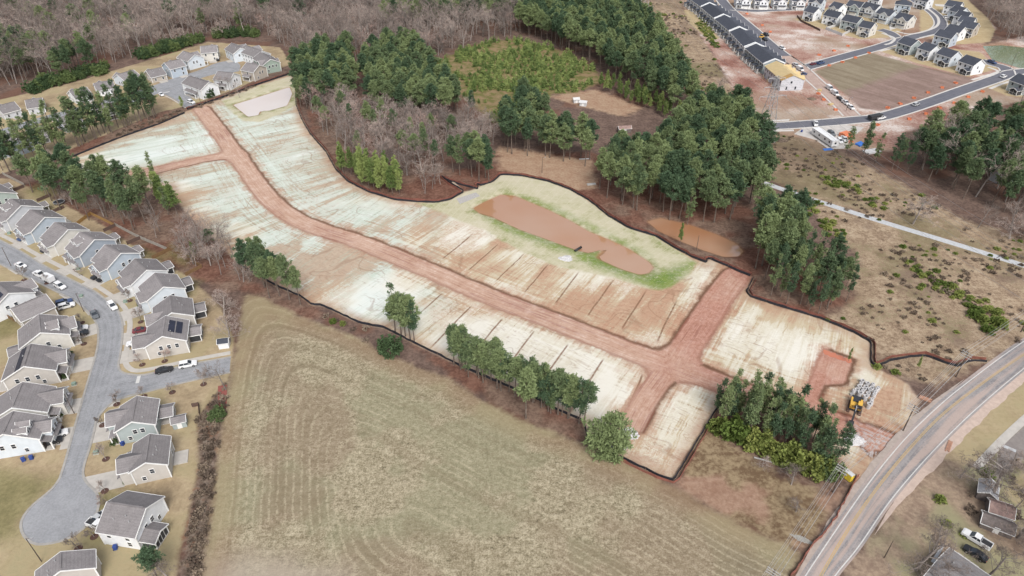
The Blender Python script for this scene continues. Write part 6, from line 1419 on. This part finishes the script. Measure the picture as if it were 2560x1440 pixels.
def tower(base, H, label, rz, bw=6.5):
    p = P(*base) if not isinstance(base, Vector) else base; t = thing('transmission_tower', label, 'pylon', (p.x, p.y, 0), rz)
    lv = [0, .2, .38, .54, .68, .8, .9, 1.0]; hw = lambda f: bw / 2 * (1 - f) ** 1.1 + .55
    for sx in (-1, 1):
        for sy in (-1, 1):
            m = MB()
            for a, b in zip(lv[:-1], lv[1:]): m.tube((sx * hw(a), sy * hw(a), a * H), (sx * hw(b), sy * hw(b), b * H), .13, .11, 4)
            m.mk('leg', M_STEEL, t)
    for a, b in zip(lv[:-1], lv[1:]):
        m = MB()
        for ax in range(2):
            for s in (-1, 1):
                for u in (-1, 1):
                    p0 = (u * hw(a), s * hw(a), a * H); p1 = (-u * hw(b), s * hw(b), b * H)
                    if ax: p0 = (p0[1], p0[0], p0[2]); p1 = (p1[1], p1[0], p1[2])
                    m.tube(p0, p1, .06, .06, 4)
                q0 = (-hw(b), s * hw(b), b * H); q1 = (hw(b), s * hw(b), b * H)
                if ax: q0 = (q0[1], q0[0], q0[2]); q1 = (q1[1], q1[0], q1[2])
                m.tube(q0, q1, .06, .06, 4)
        m.mk('bracing', M_STEEL, t)
    pts = []; cs, sn = math.cos(rz), math.sin(rz)
    for f, w in ((.70, 6.5), (.84, 5.2), (.97, 4.0)):
        m = MB()
        for s in (-1, 1):
            m.tube((0, -.5, f * H), (s * w, 0, f * H + .3), .08, .06, 4); m.tube((0, .5, f * H), (s * w, 0, f * H + .3), .08, .06, 4); m.tube((0, 0, f * H + 1.3), (s * w, 0, f * H + .3), .07, .05, 4)
            pts.append(Vector((p.x + s * w * cs, p.y + s * w * sn, f * H - .9)))
            MB().tube((s * w, 0, f * H + .3), (s * w, 0, f * H - .9), .10, .10, 6).mk('insulator', M_ARM, t)
        m.mk('crossarm', M_STEEL, t)
    return pts
tA = P(1606,30); tB = P(1908,352); tC = P(2700,1000); dr = tC - tB; ry = math.atan2(dr.y, dr.x) + math.pi / 2
k0 = tower(tA, 28, 'lattice pylon at the top edge above the scrub strip', ry); k1 = tower(tB, 30, 'tall lattice pylon standing across the paved stub', ry); k2 = tower(tC, 30, 'lattice pylon beyond the right edge of the photo', ry)
for i, (u, v_) in enumerate(((k0, k1), (k1, k2))):
    m = MB()
    for a_, b_ in zip(u, v_):
        w = wire(a_, b_, 4.5, .045, None); m.addm(w.v, w.f)
    o = m.mk('power_wires', M_WIRE); o['kind'] = 'stuff'; tag(o, ['high wires between the two upper pylons', 'high wires sweeping over the scrub field to the right edge'][i], 'wires')
# ================================================================== SHEDS, TOILETS, GARDEN THINGS
def shed(px, size, rz, wm, rm, label, he=2.1, name='garden_shed'):
    p = P(*px); t = thing(name, label, 'shed', (p.x, p.y, 0), rz); L, W = size; hr = he + W * .3
    MB().prism([(-W / 2, 0), (W / 2, 0), (W / 2, he), (0, hr), (-W / 2, he)], -L / 2, L / 2, 'x').mk('wall', wm, t)
    gable_roof('roof', L, W, he, hr + .02, rm, t, .2, .2, .1); box('door', (0, -W / 2 - .03, .95), (1.1, .05, 1.8), M_TRIM, t); return t
shed((452,1062), (3.2, 2.6), .35, WALLC['greygreen'], M_ROOF, 'grey green garden shed behind the grey green house')
shed((562,866), (2.8, 2.2), .2, WALLC['white'], M_ROOFD, 'white shed with dark roof at the end of the side street')
M_TIN = plain('old_tin', C(190, 190, 194), .6, .2, 1.2); M_RUST = plain('rusty_tin', C(166, 140, 132), .8, .3, 1.2); M_PLANK = plain('weathered_planks', C(130, 120, 116), .9, .3, 1.5)
shed((2462,1238), (4.2, 3.6), 1.0, M_PLANK, M_TIN, 'old shed with pale tin roof under the large bare oak', 2.2, 'old_shed')
shed((2493,1285), (4.6, 4.0), -.45, M_PLANK, M_RUST, 'old shed with rusty red tin roof left of the bare trees', 2.0, 'old_shed')
shed((2487,1318), (6.0, 3.6), -.55, M_PLANK, M_PLANK, 'collapsing plank shed just below the rusty one', 1.6, 'old_shed')
house((2352,1398),(2470,1482),'low grey-roofed house cut off at the bottom right corner','grey',W=10,he=2.8,pitch=.28,garage=None,porch=False,rear='deck',roof=shingle('grey_roll_roof', C(142,138,138)))
flat('canopy_roof', [(2318,1418),(2346,1376),(2352,1380),(2326,1424)], 2.2, M_VINYL); o = bpy.data.objects['canopy_roof']; tag(o, 'white canopy strip beside the grey-roofed house', 'canopy')
shed((1440,256), (3, 2.2), .2, M_VINYL, M_VINYL, 'white roofed hut left of its neighbour in the clearing beyond the pines', 2, 'hut'); shed((1458,264), (3.4, 2.4), -.3, M_VINYL, M_VINYL, 'white roofed hut right of its neighbour in the clearing beyond the pines', 2, 'hut'); shed((1560,330), (6, 3), .2, M_PLANK, M_RUST, 'rusty roofed cabin hidden among the tall pines', 2.2, 'hut')
shed((2502,452), (8, 5), .3, WALLC['grey'], M_TIN, 'pale roofed house hidden in the right hand forest', 3, 'hut')
M_TOIY = plain('toilet_yellow', (.66, .50, .05, 1), .5, .08)
for i, q in enumerate([(2112,1192), (2122,1200)]):
    p = P(*q); t = thing('portable_toilet', ['left yellow portable toilet by the pole at the site entrance', 'right yellow portable toilet by the pole at the site entrance'][i], 'portable toilet', (p.x, p.y, 0), .5)
    box('cabin', (0, 0, 1.05), (1.12, 1.12, 2.1), M_TOIY, t); MB().prism([(-.62, 2.1), (.62, 2.1), (.5, 2.26), (0, 2.34), (-.5, 2.26)], -.62, .62).mk('roof', M_VINYL, t); box('door', (0, -.58, 1.0), (.8, .04, 1.8), M_TOIY, t); box('base', (0, 0, .06), (1.25, 1.25, .12), M_BED, t)
p = P(149,509); t = thing('trampoline', 'round trampoline in the fenced yard below the pines', 'trampoline', (p.x, p.y, 0)); n = 24; m = MB()
for i in range(n):
    a0, a1 = 2 * math.pi * i / n, 2 * math.pi * (i + 1) / n; m.tube((2 * math.cos(a0), 2 * math.sin(a0), .9), (2 * math.cos(a1), 2 * math.sin(a1), .9), .14, n=5)
m.mk('rim', M_STEEL, t); mo('mat', [(1.95 * math.cos(2 * math.pi * i / n), 1.95 * math.sin(2 * math.pi * i / n), .88) for i in range(n)], [tuple(range(n))], M_BED, t)
for i in range(6): MB().tube((2 * math.cos(i * 1.047), 2 * math.sin(i * 1.047), 0), (2 * math.cos(i * 1.047), 2 * math.sin(i * 1.047), .9), .06, n=5).mk('leg', M_STEEL, t)
M_BINB = plain('bin_blue', (.03, .06, .22, 1), .6, .1)
BINS = [((48,563),'blue bin beside the light grey dormer house'),((110,590),'blue bin beside the blue house'),((163,622),'blue bin beside the cream house'),((295,688),'blue bin beside the pale blue house'),((60,1152),'left blue bin below the pale blue grey house'),((80,1147),'right blue bin below the pale blue grey house'),((308,1112),'blue bin below the grey green house'),((290,1372),'blue bin below the cream two-storey house'),((2004,330),'blue bin at the end of the paved stub')]
for q, l in BINS:
    p = P(*q); t = thing('wheelie_bin', l, 'bin', (p.x, p.y, 0), RNG.uniform(0, 3)); box('body', (0, 0, .5), (.8, .7, 1.0), M_BINB, t); box('lid', (0, 0, 1.04), (.86, .78, .08), M_BINB, t)
    for s in (-1, 1): MB().tube((s * .3, .38, .12), (s * .4, .38, .12), .12, n=8).mk('wheel', M_TYRE, t)
M_UBOX = plain('utility_green', C(150, 170, 156), .7, .1)
for q, l in (((186,962),'pale green utility box on the lawn left of the street'),((314,756),'pale green utility box by the pavement at the bend'),((241,1133),'pale green utility box right of the narrow street'),((204,742),'pale green utility box below the parked grey car'),((24,585),'pale green utility box near the dark blue suv'),((196,674),'pale green utility box left of the two black cars')):
    p = P(*q); t = thing('utility_box', l, 'utility box', (p.x, p.y, 0), .3); box('cabinet', (0, 0, .35), (1.0, .9, .7), M_UBOX, t); box('pad', (0, 0, .05), (1.3, 1.2, .1), M_CONC, t); box('lid', (0, 0, .74), (1.06, .96, .08), M_UBOX, t)
M_ORNG = plain('orange_mesh', (.62, .20, .10, 1), .7, .15)
OR_ = [(497,105),(612,190),(672,240),(1035,412),(1145,380),(1250,345),(1110,490),(1207,465),(1305,432),(1405,397),(1545,805),(1637,775),(1740,733),(1845,692),(1950,655),(2050,620),(1158,820),(1070,745),(1030,700),(1470,933),(1830,850),(1930,805),(2040,770),(2145,725),(2250,685),(1705,890),(1215,1010),(1270,1060)]
for i, (a_, b_) in enumerate(OR_):
    p = P(1700 + a_ / 2.977, b_ / 2.977); up_ = b_ < 440
    t = thing('inlet_barrier', 'orange mesh barrier square on the plot between terraces and back row' if up_ and a_ < 1300 and b_ < 420 else 'orange mesh barrier square beside the long streets of the upper right plots', 'barrier', (p.x, p.y, 0), RNG.uniform(0, 1.5), 'orange barriers on the upper plot' if up_ and a_ < 1300 and b_ < 420 else 'orange barriers along the upper right streets', .85)
    for k in range(4):
        an = k * math.pi / 2; box('panel', (1.0 * math.cos(an), 1.0 * math.sin(an), .45), (.06, 1.9, .8), M_ORNG, t, rz=an)
# orange and blue material in the gravel yard, lumber and other loose pieces
def pile(name, px, dims, mat, label, cat, rz=0.3, n=3):
    p = P(*px); t = thing(name, label, cat, (p.x, p.y, 0), rz)
    for i in range(n): box('piece', (RNG.uniform(-.15, .15), (i - (n - 1) / 2) * dims[1] / n, dims[2] / 2 + .02), (dims[0] * RNG.uniform(.8, 1), dims[1] / n * .85, dims[2] * RNG.uniform(.6, 1)), mat, t)
pile('barrier_stack', (2115,342), (6, 5, 2.0), M_ORNG, 'stacked orange barriers in the gravel yard behind two pines', 'barriers', .5, 4); pile('tarp', (2070,374), (5, 2, .25), plain('blue_tarp', (.05, .16, .48, 1), .6, .1), 'blue tarp on the ground below the site office', 'tarp', .2, 2); pile('tarp', (2150,362), (5, 3, .8), plain('blue_tarp', (.05, .16, .48, 1)), 'blue covered stack right of the site office', 'tarp', .6, 3); pile('pallet_stack', (2180,380), (8, 4, .7), M_VINYL, 'white wrapped stacks at the lower end of the gravel yard', 'stacks', .3, 4)
pile('lumber_stack', (2076,262), (3, 1.6, .8), M_OSB, 'pale lumber stack beside the lower dusty street', 'lumber', .5, 3); pile('lumber_stack', (2048,228), (2.4, 1.8, 1.2), M_OSB, 'yellow lumber bundle beside the upper dusty street', 'lumber', .8, 3); pile('board_stack', (2372,1116), (4.5, 1.0, .25), plain('orange_board', C(196, 150, 126), .9, .2), 'orange boards lying along the road shoulder', 'boards', .9, 3)
pile('lumber_stack', (2312,998), (3.2, 1.4, .4), plain('orange_board', C(206, 130, 100)), 'pale orange boards by the wires left of the road', 'boards', -.6, 3); pile('timber_mat', (1143,466), (9, 1.2, .2), plain('pale_timber', C(196, 180, 160), .9, .15), 'pale timber boards in the channel above the rock apron', 'boards', -1.05, 3)
pile('boat', (1478,462), (4, 1.4, .5), M_ARM, 'small pale boat left at the wood edge', 'boat', .2, 1); pile('pipe_stack', (1462,398), (5, .6, .3), M_VINYL, 'white pipes lying at the far side of the clearing', 'pipes', .1, 2); pile('fallen_pole', (1906,1150), (4.5, .4, .25), M_ARM, 'white fallen pole on the lower lot below the hedge', 'pole', -.35, 1)
ld = thing('loader', 'yellow loader in front of the fourth terrace', 'loader', P(1903,97), .6); box('body', (0, 0, 1.2), (3.2, 1.6, 1.2), M_EXY, ld); box('cab', (-.3, 0, 2.3), (1.3, 1.2, 1.1), M_CGLASS, ld); box('cab_roof', (-.3, 0, 2.9), (1.4, 1.3, .1), M_EXY, ld); box('bucket', (2.4, 0, .6), (.9, 2.0, .8), M_EXB, ld); box('arm', (1.7, 0, 1.2), (1.4, 1.2, .3), M_EXY, ld)
for x in (-1.1, 1.1):
    for s in (-1, 1): MB().tube((x, s * .75, .6), (x, s * 1.05, .6), .6, n=12).mk('wheel', M_TYRE, ld)
for q, hh, l in (((173,857),1.4,'round dark shrub at the corner of the cream dormer house'),((150,1041),1.3,'round dark shrub below the cream front gable house'),((120,1083),1.5,'dark shrub beside the pale blue grey house porch'),((168,815),1.2,'small dark shrub left of the white car drive'),((172,888),1.8,'narrow evergreen beside the wide left driveway'),((163,945),1.3,'low shrub in the round bed by the solar strip house'),((155,985),1.6,'brown green shrub by the left front gable house'),((371,802),1.3,'yellow green shrub beside the silver car drive'),((503,778),1.5,'dark shrub behind the screened back porch'),((287,1110),1.5,'round dark shrub on the pad beside the long driveway'),((318,1205),1.4,'dark shrub at the corner of the beige gabled house'),((52,580),1.2,'dark shrub in the bed by the dark blue suv'),((245,688),1.3,'dark shrub by the pale blue house front'),((350,765),1.2,'dark red shrub by the white bend house front'),((485,170),1.6,'dark shrub between two cul-de-sac houses')):
    tree(EVER[int(q[0]) % 2] if 'brown' not in l and 'yellow' not in l else EVER[2], P(*q), hh, l, 'bush', None, 'shrub')
flat('mulch_bed', [(545,965),(568,962),(566,1020),(545,1030)], .03, plain('red_mulch', C(160, 96, 88), .95, .2, 2), **ST)
